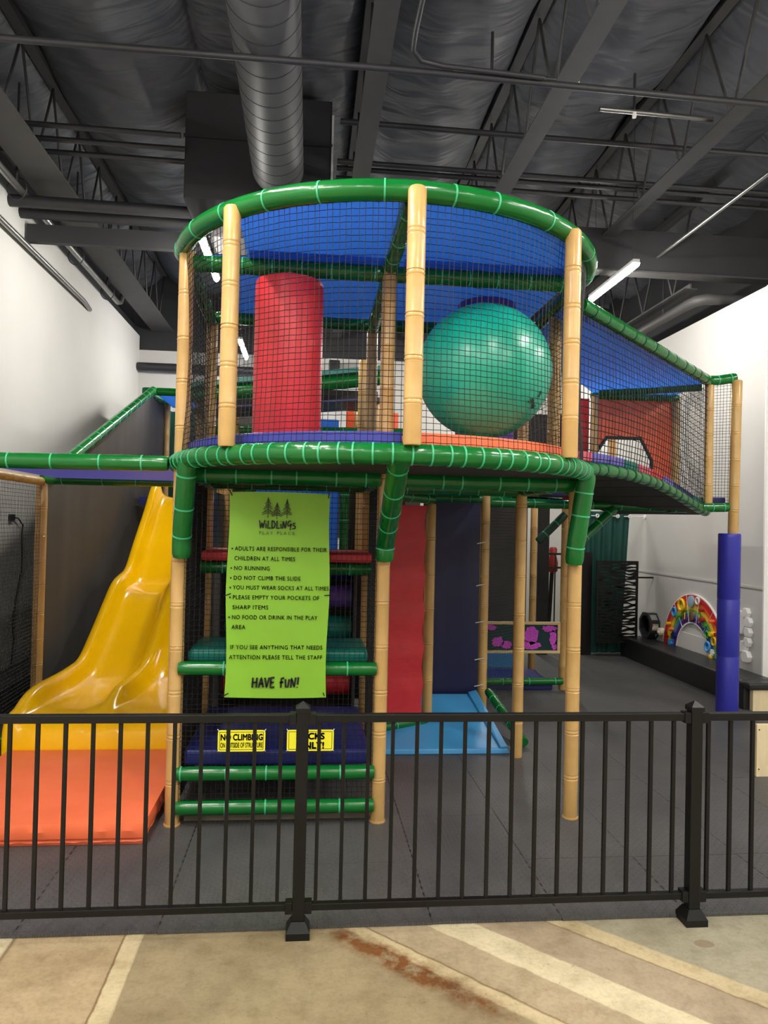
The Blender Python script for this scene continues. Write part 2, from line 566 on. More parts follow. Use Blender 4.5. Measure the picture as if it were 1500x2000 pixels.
def text_mesh(body, size, align='LEFT', bold=0.0, spacing=1.0, extrude=0.0006, xscale=1.0):
    cu = bpy.data.curves.new('lettering', 'FONT')
    cu.body = body
    cu.size = size
    cu.align_x = align
    cu.space_character = spacing
    cu.extrude = extrude
    cu.resolution_u = 3
    o = bpy.data.objects.new('lettering', cu)
    COL.objects.link(o)
    bpy.context.view_layer.update()
    me = bpy.data.meshes.new_from_object(o.evaluated_get(bpy.context.evaluated_depsgraph_get()))
    bpy.data.objects.remove(o)
    bpy.data.curves.remove(cu)
    if bold:
        bm = bmesh.new()
        for dx, dy in ((-bold, 0), (bold, 0), (0, bold), (0, -bold)):
            k = len(bm.verts)
            bm.from_mesh(me)
            bm.verts.ensure_lookup_table()
            bmesh.ops.translate(bm, verts=bm.verts[k:], vec=(dx, dy, 0))
        bm.to_mesh(me)
        bm.free()
    return me

def text_on(body, size, m, parent, loc, align='LEFT', bold=0.0, spacing=1.0, xscale=1.0, rot=0.0, fit=None):
    me = text_mesh(body, size, align, bold, spacing, 0.0006, xscale)
    if fit:
        w = max(v.co.x for v in me.vertices) - min(v.co.x for v in me.vertices)
        for v in me.vertices:
            v.co.x *= fit / w
    me.materials.clear()
    me.materials.append(m)
    me.transform(Matrix.Translation(loc) @ Matrix.Rotation(rot, 4, 'Y') @ Matrix.Rotation(math.pi / 2, 4, 'X'))
    return link('lettering', me, parent)

def ribbon(strokes, w, y, m, parent, name='lettering'):
    """hand-drawn strokes: polylines in x,z drawn as flat ribbons facing -y"""
    mb = MB()
    for st in strokes:
        pts = [Vector((p[0], y, p[1])) for p in st]
        rs = resample(pts, w * 0.8)
        L, R = [], []
        for i, p in enumerate(rs):
            t = (rs[min(i + 1, len(rs) - 1)] - rs[max(i - 1, 0)]).normalized()
            nn = Vector((-t.z, 0, t.x))
            L.append(p + nn * w / 2)
            R.append(p - nn * w / 2)
        k = len(rs)
        vs = L + R + [q + Vector((0, -0.001, 0)) for q in L + R]
        fs = []
        for i in range(k - 1):
            fs += [(i, i + 1, k + i + 1, k + i), (2 * k + i, 2 * k + i + 1, 3 * k + i + 1, 3 * k + i)]
        mb.add(vs, fs)
    me = bpy.data.meshes.new(name)
    me.from_pydata(mb.v, [], mb.f)
    me.materials.append(m)
    return link(name, me, parent)

# ================================================================ the room
XL, XR, YB, YF = -3.1, 4.9, 13.7, -5.0
struct(MB().box(XL - 1, YF - 0.5, -0.12, XR + 4, YB + 0.2, 0.0).build('floor', M_conc))
wl = struct(MB().box(XL - 0.15, YF, 0, XL, YB, 5.1).build('wall_left', M_white))
wr = struct(MB().box(XR, 7.55, 0, XR + 0.9, YB, 4.5).build('wall_right', M_white))
wr2 = struct(MB().box(XR + 2.2, YF, 0, XR + 2.35, 7.55, 4.5).build('wall_right', M_white))
struct(MB().box(XR + 0.9, 7.55, 0, XR + 2.35, 7.7, 4.5).build('wall_right', M_white))
struct(MB().box(XL - 0.15, YB, 0, XR + 0.15, YB + 0.15, 4.85).build('wall_back', M_white))
struct(MB().box(XL - 0.15, YF - 0.15, 0, XR + 2.35, YF, 6.6).build('wall_front', M_white))
# dark upper walls above the painted board
struct(MB().box(XL - 0.25, YF, 5.1, XL - 0.1, YB, 6.7).build('wall_left', M_dark))
struct(MB().box(XR + 0.75, 7.75, 4.5, XR + 0.9, YB, 6.7).build('wall_right', M_dark))
struct(MB().box(XR + 2.2, YF, 4.5, XR + 2.35, 7.7, 6.7).build('wall_right', M_dark))
struct(MB().box(XR + 0.75, 7.6, 4.5, XR + 2.35, 7.75, 6.7).build('wall_right', M_dark))
struct(MB().box(XL - 0.25, YB + 0.1, 4.85, XR + 0.9, YB + 0.25, 6.7).build('wall_back', M_dark))
# wainscot board and its cap on the right wall
struct(MB().box(XR - 0.006, 7.56, 0, XR, YB, 1.2).build('trim_1', mat('pale_grey_board', (194, 194, 192), 0.6, var=0.02)))
struct(MB().box(XR - 0.016, 7.56, 1.2, XR, YB, 1.225).build('trim_2', M_white))
for yy in (9.35,):
    struct(MB().box(XR - 0.009, yy, 0.3, XR - 0.005, yy + 0.008, 1.2).build('trim_3', M_white))
struct(MB().box(XR - 0.012, 7.535, 0, XR + 0.05, 7.56, 4.5).build('trim_4', M_whitepl))

# ceiling: insulation blanket sagging between the joists
JX = (-2.7, -1.2, 0.43, 1.87, 3.38, 5.0)
def ceil_z(x, y):
    i = 0
    edges = (-4.4,) + JX + (7.4,)
    for a, b in zip(edges, edges[1:]):
        if a <= x <= b:
            t = (x - a) / (b - a)
            s = math.sin(math.pi * t)
            q = y * 1.9 + a * 3
            k = 0.34 + 0.13 * abs(math.sin(q * 0.62)) + 0.05 * math.sin(y * 3.7 + a)
            wr = 0.018 * math.sin(11 * x - 5 * y + 1.5 * math.sin(3 * y)) + 0.014 * math.sin(17 * y + 6 * x + 2 * math.sin(2 * x))
            return 6.45 - (s ** 0.38) * k * (0.7 if -1.3 < a < 0 else 1.1) + wr * s
    return 6.4
nx, ny = 220, 260
x0, x1, y0, y1 = XL - 0.3, XR + 2.5, YF - 0.2, YB + 0.3
vs = [(x0 + (x1 - x0) * i / nx, y0 + (y1 - y0) * j / ny, 0) for j in range(ny + 1) for i in range(nx + 1)]
vs = [(x, y, ceil_z(x, y)) for x, y, _ in vs]
fs = [(j * (nx + 1) + i, j * (nx + 1) + i + 1, (j + 1) * (nx + 1) + i + 1, (j + 1) * (nx + 1) + i) for j in range(ny) for i in range(nx)]
vs += [(x0, y0, 6.8), (x1, y0, 6.8), (x1, y1, 6.8), (x0, y1, 6.8)]
fs.append((len(vs) - 4, len(vs) - 3, len(vs) - 2, len(vs) - 1))
struct(MB().add(vs, fs).build('ceiling', M_insul, smooth=True))

# bar joists
V_mesh = {}
def vbrace():
    if not V_mesh:
        mb = MB()
        mb.tube([(0, -0.42, 0.98), (0, 0, 0.02)], 0.013, 6)
        mb.tube([(0, 0.42, 0.98), (0, 0, 0.02)], 0.013, 6)
        V_mesh[0] = mb.mesh('web_brace', M_beam, True)
    return V_mesh[0]
jl = {-2.7: 'wide dark joist beside the left wall, under the black insulation', 0.43: 'dark ceiling joist just right of the round duct', 1.87: 'dark ceiling joist above the right half of the balcony', 3.38: 'dark ceiling joist above the glowing lamp tube on the right', 4.55: 'far right ceiling joist close above the right wall'}
for jx, lab in jl.items():
    w = 0.19 if jx == -2.7 else 0.085
    zb = 5.2 if jx < 4 else 4.75
    ya = 1.5 if jx < 4 else 8.55
    t = thing('ceiling_joist', lab, 'ceiling joist', (jx, ya, zb), 'open web joists under the roof')
    mb = MB()
    mb.box(jx - w, ya, zb, jx + w, YB, zb + 0.012)
    mb.box(jx - 0.01, ya, zb + 0.01, jx + 0.01, YB, zb + 0.07)
    mb.build('bottom_chord', M_beam, t)
    MB().box(jx - 0.05, ya, zb + 1.0, jx + 0.05, YB, zb + 1.07).build('top_chord', M_beam, t)
    yy = max(ya, 3.6) + 0.45
    while yy < YB - 0.4:
        o = link('web_brace', vbrace(), t)
        o.location = (jx, yy, zb)
        yy += 0.84

# cross girder
g = thing('steel_girder', 'deep dark girder crossing the room behind the balcony', 'girder', (0, 8.3, 4.82))
MB().box(1.2, 8.25, 4.82, XR + 0.74, 8.35, 5.3).build('web_plate', M_dark, g)
MB().box(XL + 0.02, 8.26, 4.76, -1.3, 8.34, 4.95).build('web_plate', M_dark, g)
MB().box(1.2, 8.22, 4.80, XR + 0.74, 8.40, 4.82).build('bottom_flange', M_beam, g)

# round spiral duct and its plenum box
d = thing('round_duct', 'big grey round spiral duct running towards the viewer', 'duct', (-0.38, 7.4, 5.28))
yy = -2.0
k = 0
seam = []
while yy < 7.42:
    seam.append(yy)
    yy += 0.19
for a in range(0, len(seam) - 1):
    ya, yb = seam[a], seam[a + 1]
    if yb < 2.5 and a % 1 == 0 and ya > -2.0 and yb < 2.3:
        continue
    tubeobj('duct_section', [(-0.38, ya + 0.003, 5.28), (-0.38, yb - 0.003, 5.28)], 0.25, M_duct, d, 56)
    tubeobj('duct_seam', [(-0.38, yb - 0.004, 5.28), (-0.38, yb + 0.004, 5.28)], 0.2525, M_pipe, d, 56)
p = thing('plenum_box', 'large dark boxy duct plenum behind the round duct', 'duct', (-0.55, 7.9, 4.75))
MB().box(-1.3, 7.42, 4.98, 0.14, 8.2, 6.05).build('casing', M_dark, p, bevel=0.01)
MB().add([(-1.3, 7.42, 4.98), (0.14, 7.42, 4.98), (0.14, 8.2, 4.98), (-1.3, 8.2, 4.98), (-1.18, 7.7, 4.72), (0.02, 7.7, 4.72), (0.02, 8.2, 4.72), (-1.18, 8.2, 4.72)],
         [(0, 1, 2, 3), (4, 5, 6, 7), (0, 1, 5, 4), (1, 2, 6, 5), (2, 3, 7, 6), (3, 0, 4, 7)]).build('tapered_bottom', M_dark, p)
MB().box(-1.31, 7.40, 5.58, 0.15, 7.42, 5.61).build('seam_flange', M_pipe, p)
MB().box(0.14, 7.40, 4.98, 0.16, 7.43, 5.9).build('edge_strip', M_steel, p)

# pipes
def pipe(label, pts, r, m=M_pipe, cat='pipe', name='ceiling_pipe', group=None):
    o = tubeobj(name, pts, r, m, None, 12)
    return tag(o, label, cat, group)
pipe('thin dark pipe crossing the whole ceiling nearest the viewer', [(XL, 5.2, 5.03), (0.5, 5.15, 5.02), (XR + 0.6, 5.25, 5.03)], 0.024)
pipe('dark pipe with a curved elbow beside the middle joist', [(0.62, 2.0, 5.04), (0.62, 4.75, 5.04), (0.63, 4.95, 5.04), (0.70, 5.06, 5.04), (0.86, 5.10, 5.04), (1.6, 5.12, 5.03)], 0.018)
for i, (yy, zz) in enumerate(((6.62, 5.42), (7.36, 5.42), (7.5, 5.42), (7.72, 5.42))):
    pipe('thin dark ceiling pipe right of the round duct, %s of four in parallel' % ('nearest', 'second nearest', 'third', 'farthest')[i], [(0.2, yy, zz), (XR + 0.1, yy + 0.03, zz)], 0.026, group='parallel pipes over the balcony')
for yy, wh in ((7.06, 'nearest'), (7.32, 'middle one'), (7.58, 'farthest')):
    pipe('thin dark ceiling pipe left of the plenum box, %s of three in parallel' % wh, [(XL - 0.05, yy, 5.42), (-1.28, yy + 0.02, 5.42)], 0.026, group='parallel pipes by the left wall')
for yy, lab in ((7.85, 'thick dark pipe crossing under the left joist, front one of two'), (8.14, 'thick dark pipe crossing under the left joist, rear one of two')):
    pipe(lab, [(XL - 0.02, yy, 5.02), (-1.25, yy + 0.03, 5.02)], 0.062)
pipe('dark pipe high on the white back wall at the left', [(XL + 0.02, 13.55, 4.52), (-0.9, 13.55, 4.52)], 0.075, M_pipe)
c = thing('wall_conduit', 'shiny steel conduit hanging along the left wall top', 'conduit', (-2.95, 8.5, 5.0))
tubeobj('pipe_run', [(-2.95, 5.8, 5.08), (-2.95, 11.55, 5.08), (-2.94, 11.68, 5.12), (-2.92, 11.72, 5.25), (-2.92, 11.72, 5.6)], 0.036, M_silver, c, 14)
for yy in (7.62, 9.5, 10.95):
    n = 20
    pts = [(-2.95 + 0.10 * math.cos(a), yy + 0.04 * math.sin(a * 0.5), 5.06 + 0.11 * math.sin(a)) for a in [2 * math.pi * q / n for q in range(n + 1)]]
    tubeobj('clamp_ring', pts, 0.006, M_pipe, c, 6)
    tubeobj('hanger_rod', [(-2.95, yy, 5.1), (-2.95, yy, 6.1)], 0.012, M_pipe, c, 8)
tag(tubeobj('wall_pipe', [(-3.04, 5.5, 4.69), (-3.04, 10.2, 4.69), (-3.08, 10.6, 4.69)], 0.03, M_silver), 'grey pipe fixed on the left wall below the shiny conduit', 'pipe')
pipe('steel conduit slanting over the girder at the right', [(3.98, 4.6, 5.0), (3.98, 8.25, 5.0)], 0.02, M_silver)
r = thing('rain_pipe', 'grey drain pipe with elbow above the right wall', 'pipe', (4.62, 9.0, 4.6))
tubeobj('pipe_run', [(4.62, 13.0, 4.62), (4.62, 8.75, 4.62)], 0.06, M_beam, r, 14)
tubeobj('elbow', [(4.62, 8.78, 4.62), (4.64, 8.6, 4.62), (4.72, 8.5, 4.62), (4.9, 8.48, 4.62), (5.4, 8.48, 4.62)], 0.066, M_beam, r, 14)
for yy in (9.4, 11.6):
    tubeobj('hanger_rod', [(4.62, yy, 4.66), (4.62, yy, 6.4)], 0.01, M_pipe, r, 6)
for xx, yy, lab in ((1.32, 5.55, 'short sprinkler pipe drop near the balcony top, left one'), (2.62, 5.9, 'short sprinkler pipe drop near the balcony top, right one')):
    sdo = thing('sprinkler_drop', lab, 'sprinkler', (xx, yy, 5.3))
    tubeobj('branch_pipe', [(xx - 0.3, yy, 5.3), (xx + 0.7, yy + 0.02, 5.3)], 0.02, M_silver, sdo, 10)
    tubeobj('drop_pipe', [(xx, yy, 5.3), (xx, yy, 5.62)], 0.012, M_pipe, sdo, 8)
    tubeobj('sprinkler_head', [(xx, yy, 5.29), (xx, yy, 5.25)], 0.018, M_whitepl, sdo, 8)

# LED strip lamps
def lamp(x, y, label, L=1.25):
    t = thing('strip_lamp', label, 'lamp', (x, y, 4.6), 'LED strip lamps hanging in rows')
    MB().box(x - 0.035, y - L / 2, 4.612, x + 0.035, y + L / 2, 4.65).build('housing', M_steel, t)
    pts = [(x + 0.036 * math.cos(a), 4.612 + 0.05 * math.sin(a)) for a in [math.pi + math.pi * q / 6 for q in range(7)]]
    mb = MB()
    k = len(pts)
    mb.add([(px, y - L / 2, pz) for px, pz in pts] + [(px, y + L / 2, pz) for px, pz in pts],
           [(i, i + 1, k + i + 1, k + i) for i in range(k - 1)] + [tuple(range(k)), tuple(range(2 * k - 1, k - 1, -1))])
    mb.build('diffuser', M_lens, t)
    for dy in (-L / 2 + 0.1, L / 2 - 0.1):
        tubeobj('hanger_wire', [(x, y + dy, 4.65), (x, y + dy, 4.72 if (x < 0 and 7 < y < 9 and dy < 0) else 6.35)], 0.003, M_pipe, t, 5)
for x, side in ((-1.12, 'left'), (3.35, 'right')):
    for y in (-3.4, -0.6, 3.15, 8.05, 12.2):  # the pair farthest behind the viewer is unseen, added for frontal light
        where = {-3.4: 'far behind the viewer, unseen and added for frontal fill', -0.6: 'just behind the viewer', 3.15: 'just above the picture top', 8.05: 'above the middle of the play frame', 12.2: 'at the far end of the room'}[y]
        lamp(x, y, 'glowing white LED strip lamp, %s row, %s' % (side, where))
lamp(1.1, 1.2, 'added unseen LED strip lamp between the rows, nearest the viewer, for frontal fill')  # added lamp out of view, fills the front-facing surfaces
lamp(-1.7, 1.2, 'added unseen LED strip lamp at the left above the concrete, brightening slide and mat')  # added out of view to brighten slide, mat and concrete
lamp(1.1, -2.0, 'added unseen LED strip lamp between the rows, behind the viewer, for frontal fill')  # unseen lamp put in behind the viewer for frontal fill
lamp(5.6, 0.6, 'added unseen LED strip lamp far right of the viewer, for frontal fill')  # unseen lamp added beside the viewer for more frontal light
lamp(5.6, 4.6, 'added unseen LED strip lamp far right of the railing, for fill')  # another unseen lamp added at the right as fill

# ================================================================ foam floor
ff = thing('foam_floor_mat', 'dark grey interlocking foam floor with diamond plate relief', 'floor mat', (0, 3.4, 0))
TS = 0.61
tile = MB()
tile.box(-TS / 2 + 0.0007, -TS / 2 + 0.0007, 0.0, TS / 2 - 0.0007, TS / 2 - 0.0007, 0.012)
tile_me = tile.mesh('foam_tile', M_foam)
for i in range(-5, 8):
    for j in range(12):
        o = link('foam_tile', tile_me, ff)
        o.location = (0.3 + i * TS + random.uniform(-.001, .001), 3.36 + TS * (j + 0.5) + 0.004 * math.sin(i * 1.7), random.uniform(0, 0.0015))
# puzzle-edge tabs along the seams nearest the fence
tab = MB()
for q in range(9):
    a = -TS / 2 + 0.05 + q * 0.064
    tab.box(a, -0.004, 0.012, a + 0.03, 0.004, 0.0135)
tab_me = tab.mesh('puzzle_seam', M_blackfoam)
for i in range(-3, 5):
    for j in range(4):
        o = link('puzzle_seam', tab_me, ff)
        o.location = (0.3 + (i + 0.5) * TS, 3.36 + TS * (j + 0.5), 0.0005)
        o.rotation_euler = (0, 0, math.pi / 2)
        o['kind'] = 'stuff'

# ================================================================ black railing
FY = 3.32
fe = thing('metal_railing', 'low black metal railing with square balusters along the concrete edge', 'railing', (0, FY, 0))
fence_rails = [(-1.9, -0.03), (0.03, 1.79), (1.85, 3.6)]
bal_me = MB().box(-0.008, -0.008, 0.13, 0.008, 0.008, 0.94).mesh('baluster', M_fence)
for pi, (a, b) in enumerate(fence_rails):
    MB().box(a, FY - 0.018, 0.935, b, FY + 0.018, 0.97).build('top_rail', M_fence, fe, bevel=0.003)
    MB().box(a, FY - 0.016, 0.11, b, FY + 0.016, 0.14).build('bottom_rail', M_fence, fe, bevel=0.003)
    xs = [-0.097 - 0.1145 * q for q in range(16)] if pi == 0 else [0.071 + 0.1098 * q for q in range(16)] if pi == 1 else [1.888 + 0.1098 * q for q in range(15)]
    for x in xs:
        o = link('baluster', bal_me, fe)
        o.location = (x, FY, 0)
for x in (-1.93, -0.003, 1.82, 3.63):
    po = MB().box(x - 0.027, FY - 0.027, 0.0, x + 0.027, FY + 0.027, 1.0).build('post', M_fence, fe, bevel=0.003)
    mb = MB()
    mb.box(x - 0.032, FY - 0.032, 0.98, x + 0.032, FY + 0.032, 1.0)
    mb.add([(x - 0.032, FY - 0.032, 1.0), (x + 0.032, FY - 0.032, 1.0), (x + 0.032, FY + 0.032, 1.0), (x - 0.032, FY + 0.032, 1.0), (x, FY, 1.027)], [(0, 1, 4), (1, 2, 4), (2, 3, 4), (3, 0, 4)])
    mb.build('post_cap', M_fence, po)
    mb = MB()
    mb.box(x - 0.052, FY - 0.052, 0.0, x + 0.052, FY + 0.052, 0.03)
    q, w = 0.052, 0.03
    mb.add([(x - q, FY - q, 0.03), (x + q, FY - q, 0.03), (x + q, FY + q, 0.03), (x - q, FY + q, 0.03), (x - w, FY - w, 0.07), (x + w, FY - w, 0.07), (x + w, FY + w, 0.07), (x - w, FY + w, 0.07)],
           [(0, 1, 5, 4), (1, 2, 6, 5), (2, 3, 7, 6), (3, 0, 4, 7), (4, 5, 6, 7)])
    mb.build('base_cover', M_fence, po)
    for s in (-1, 1):
        for z0 in (0.925, 0.1):
            br = MB().box(x + s * 0.026 - 0.002, FY - 0.024, z0, x + s * 0.058, FY + 0.024, z0 + 0.05).build('bracket', M_fence, po, bevel=0.002)

# ================================================================ climbing tower
CX, CY, RR = 0.47, 4.88, 1.30
ZD, ZT = 2.16, 3.45              # deck ring and top ring
tw = thing('climbing_tower', 'tall climbing tower with bamboo posts and rounded green netted balcony', 'play tower', (0.47, 4.6, 0))
def arc(a0, a1, z, r=RR, n=40):
    return [(CX + r * math.cos(math.radians(a0 + (a1 - a0) * i / n)), CY + r * math.sin(math.radians(a0 + (a1 - a0) * i / n)), z) for i in range(n + 1)]
padtube(arc(190, 352, ZT), 0.053, tw, ties=0.30, name='top_ring', pinch=0.04)
padtube(arc(188, 354, ZD), 0.054, tw, ties=0.088, name='deck_ring', pinch=0.06)
AX, BX, CX2, R1, R2, R3, R4 = -0.76, 0.46, 1.67, 4.52, 5.72, 6.95, 8.08
for x in (AX, BX, CX2):
    bamboo((x, R1, 0.013), (x, R1, 3.42 if x < 1 else 2.12), tw)
    bamboo((x, R2, 0.013), (x, R2, 3.38), tw, pitch=0.29)
    # floor collars
    tubeobj('floor_collar', [(x, R1, 0.012), (x, R1, 0.022)], 0.05, M_bamboo, tw, 14)
for x, y in ((-0.43, 3.925), (0.485, 3.56), (1.405, 3.95)):
    bamboo((x, y - 0.035, ZD + 0.04), (x, y - 0.035, ZT - 0.005), tw, pitch=0.21, r=0.045)
bamboo((1.70, 5.07, 2.2), (1.70, 5.07, 3.36), tw)
# brackets from the front posts up to the balcony ring
for (xa, xb, yb) in ((-0.735, -0.685, 4.27), (0.465, 0.44, 3.62), (1.645, 1.685, 4.38)):
    padtube([(xa, R1 - 0.055, 1.60), (xa, R1 - 0.075, 1.70), (xb, yb, 2.15)], 0.056, tw, ties=0.2, name='bracket_tube')
# frame beams
for z, y, r in ((2.09, R1 - 0.02, 0.05), (3.36, R1 + 0.02, 0.05), (2.1, R2, 0.045), (3.355, R2, 0.045)):
    padtube([(AX + 0.03, y, z), (BX - 0.03, y, z)], r, tw, ties=0.2, name='frame_beam')
    padtube([(BX + 0.03, y, z), (CX2 - 0.03, y, z)], r, tw, ties=0.2, name='frame_beam')
for x in (AX, BX, CX2):
    padtube([(x, R1 + 0.05, 3.36), (x, R2 - 0.05, 3.32)], 0.045, tw, ties=0.25, name='frame_beam')
    padtube([(x, R1 + 0.05, 2.1), (x, R2 - 0.05, 2.1)], 0.045, tw, ties=0.25, name='frame_beam')
padtube([(BX + 0.02, 3.66, ZT - 0.02), (BX, R1 - 0.05, 3.38)], 0.045, tw, ties=0.25, name='frame_beam')
# blue roof sheets
def sector(x_from, x_to, y_back, z0, z1, r):
    n = 16
    pts = []
    for i in range(n + 1):
        x = x_from + (x_to - x_from) * i / n
        dx = max(-r, min(r, x - CX))
        pts.append((x, CY - math.sqrt(max(0, r * r - dx * dx))))
    return pts + [(x_to, y_back), (x_from, y_back)]
for a, b in ((CX - 0.88, BX - 0.03), (BX + 0.03, CX + 1.2)):
    MB().prism(sector(a, b, R1, 0, 0, RR - 0.05), ZT - 0.004, ZT).build('roof_sheet', M_roof, tw)
for a, b in ((AX + 0.16, BX - 0.03), (BX + 0.03, CX2 - 0.03)):
    a2 = max(a, -0.40)
    MB().prism([(a2, R1 - 0.12), (b, R1 - 0.12), (b, R2 + 0.02), (a, R2 + 0.02), (a, R1), (a2, R1)], 3.408, 3.412).build('roof_sheet', M_roof, tw)
# deck boards and pads
MB().prism(sector(CX - 1.2, CX + 1.2, R1, 0, 0, RR - 0.03), 2.12, 2.18).build('deck_board', M_blackpan, tw)
MB().box(AX, R1, 2.13, CX2, R2, 2.18).build('deck_board', M_blackpan, tw)
MB().prism(sector(CX - 1.2, BX - 0.01, R1 - 0.02, 0, 0, RR - 0.05), 2.18, 2.275).build('deck_pad', M_blue, tw, bevel=0.015)
MB().prism(sector(BX + 0.01, CX + 1.2, R1 - 0.02, 0, 0, RR - 0.05), 2.18, 2.275).build('deck_pad', M_orange, tw, bevel=0.015)
# balcony net
def ringnet(u, v):
    a = math.radians(184 + (356 - 184) * u)
    r = RR - 0.01 - 0.03 * math.sin(math.pi * v)
    return (CX + r * math.cos(a), CY + r * math.sin(a), ZD + 0.03 + (ZT - ZD - 0.05) * v)
net(ringnet, 118, 39, tw, 0.0019, 118, 4, jig=0.14)
# stair bay between the first two posts: netting, rungs
quadnet((AX + 0.04, R1 - 0.035, 0.08), (BX - 0.04, R1 - 0.035, 0.08), (BX - 0.04, R1 - 0.035, 2.06), (AX + 0.04, R1 - 0.035, 2.06), tw, 0.031, 0.0016, jig=0.1)
quadnet((AX, R1 + 0.04, 0.08), (AX, R2 - 0.04, 0.08), (AX, R2 - 0.04, 2.06), (AX, R1 + 0.04, 2.06), tw, 0.024, 0.0036, jig=0.1)
quadnet((BX, R1 + 0.04, 0.08), (BX, R2 - 0.04, 0.08), (BX, R2 - 0.04, 2.06), (BX, R1 + 0.04, 2.06), tw, 0.032, 0.002, jig=0.1)
quadnet((AX, R1 + 0.04, 2.2), (AX, R2 - 0.04, 2.2), (AX, R2 - 0.04, 3.32), (AX, R1 + 0.04, 3.32), tw, 0.032, 0.002, jig=0.1)
quadnet((CX2, R1 + 0.04, 2.2), (CX2, R2 - 0.04, 2.2), (CX2, R2 - 0.04, 3.32), (CX2, R1 + 0.04, 3.32), tw, 0.032, 0.002, jig=0.1)
for z in (0.94, 0.32, 0.12):
    padtube([(AX + 0.02, R1 - 0.03, z), (BX - 0.03, R1 - 0.03, z)], 0.042, tw, ties=0.26, name='rung_tube', offset=0.15)
padtube([(AX + 0.04, 5.15, 1.50), (BX - 0.02, 5.15, 1.50)], 0.042, tw, ties=0.3, name='rung_tube')
MB().box(AX + 0.06, R1 + 0.05, 0.0, BX - 0.06, R1 + 0.07, 0.075).build('kick_board', mat('dull_beige_board', (120, 112, 96), 0.6, var=0.2), tw)
# dark back sheets low in the bay
MB().box(AX + 0.05, R2 + 0.02, 0.05, BX - 0.1, R2 + 0.03, 0.40).build('back_sheet', M_blackcloth, tw)

# steps in the bay: soft platforms that lie on the rungs
tag(MB().box(AX + 0.05, R1 + 0.06, 0.335, BX - 0.05, R2 - 0.06, 0.43).build('step_pad', M_navy, bevel=0.02, segs=3), 'navy blue padded entry step behind the two lowest green rungs', 'step')
tag(MB().box(AX + 0.05, R1 + 0.1, 0.95, BX - 0.07, 5.12, 1.03).build('step_pad', M_tealpad, bevel=0.025, segs=3), 'teal padded step half way up the stair bay, behind the banner', 'step')
tag(MB().box(AX + 0.05, 5.08, 1.545, BX - 0.02, 5.68, 1.615).build('step_pad', M_red, bevel=0.02, segs=3), 'dark red padded step near the top of the stair bay', 'step')
# roller climb behind the steps
rc = thing('roller_climb', 'stack of coloured foam rolls between black side boards behind the banner', 'foam roller', (-0.12, 6.3, 0))
for x in (-0.70, 0.385):
    MB().box(x, 6.14, 0.0, x + 0.03, 6.46, 1.48).build('side_board', M_blackpan, rc, bevel=0.004)
for z, m in ((1.44, M_navy), (1.20, M_purple), (0.94, M_tealpad), (0.47, M_red)):
    tubeobj('foam_roll', [(-0.67, 6.3, z), (-0.665, 6.3, z), (0.38, 6.3, z), (0.385, 6.3, z)], 0.1, m, rc, 20, [0.09, 0.1, 0.1, 0.09])
MB().box(-0.70, 6.48, 0.0, 0.415, 6.49, 1.5).build('back_sheet', M_blackcloth, rc)

# ================================================================ banner and signs
bn = thing('rules_banner', 'lime green vinyl rules banner tied to the net of the stair bay', 'banner', (-0.17, 4.4, 0.8))
BY = 4.40
bw = []
nb = 24
sheet = MB()
BLX, BRX, BZ0, BZ1 = -0.462, 0.128, 0.79, 1.985
vs, fs = [], []
for j in range(nb + 1):
    for i in range(nb + 1):
        u, v = i / nb, j / nb
        x = BLX + (BRX - BLX) * u + 0.006 * math.sin(v * 9) * (1 - 2 * u)
        z = BZ0 + (BZ1 - BZ0) * v - 0.006 * math.sin(math.pi * u) * (1 if v < .5 else -1) * abs(2 * v - 1) ** 4
        y = BY + 0.004 * math.sin(5 * u + 7 * v)
        vs.append((x, y, z))
k = nb + 1
nv = len(vs)
vs += [(x, y + 0.0015, z) for x, y, z in vs]
for j in range(nb):
    for i in range(nb):
        a = j * k + i
        fs.append((a, a + 1, a + k + 1, a + k))
        fs.append((nv + a, nv + a + k, nv + a + k + 1, nv + a + 1))
sheet.add(vs, fs)
sheet.build('banner_sheet', M_lime, bn, smooth=True)
TY = BY - 0.0065
lines = [(1.645, '\u2022 ADULTS ARE RESPONSIBLE FOR THEIR', -0.443, 0.556), (1.588, 'CHILDREN AT ALL TIMES', -0.424, 0.351), (1.531, '\u2022 NO RUNNING', -0.446, 0.226), (1.474, '\u2022 DO NOT CLIMB THE SLIDE', -0.447, 0.408),
         (1.418, '\u2022 YOU MUST WEAR SOCKS AT ALL TIMES', -0.449, 0.578), (1.361, '\u2022 PLEASE EMPTY YOUR POCKETS OF', -0.449, 0.522), (1.303, 'SHARP ITEMS', -0.428, 0.206), (1.245, '\u2022 NO FOOD OR DRINK IN THE PLAY', -0.451, 0.516), (1.188, 'AREA', -0.430, 0.08),
         (1.071, 'IF YOU SEE ANYTHING THAT NEEDS', -0.436, 0.534), (1.013, 'ATTENTION PLEASE TELL THE STAFF', -0.440, 0.540)]
for z, s, x, wdt in lines:
    if s.startswith('\u2022'):
        MB().tube([(x + 0.006, TY, z + 0.0105), (x + 0.006, TY + 0.001, z + 0.0105)], 0.0052, 10).build('bullet', M_ink, bn)
        s, x, wdt = s[2:], x + 0.021, wdt - 0.021
    text_on(s, 0.034, M_ink, bn, (x, TY, z), fit=wdt, bold=0.0003, spacing=1.12)
text_on('PLAY PLACE', 0.026, M_ink2, bn, (-0.286, TY, 1.742), fit=0.205, spacing=1.5)
def glyphs(word, x, z, h, table, gap, slant=0.0, up=None):
    out = []
    for ch in word:
        st, adv = table[ch]
        for s in st:
            out.append([(x + (px + slant * pz) * h, z + pz * h) for px, pz in s])
        x += adv * h + gap
    return out, x
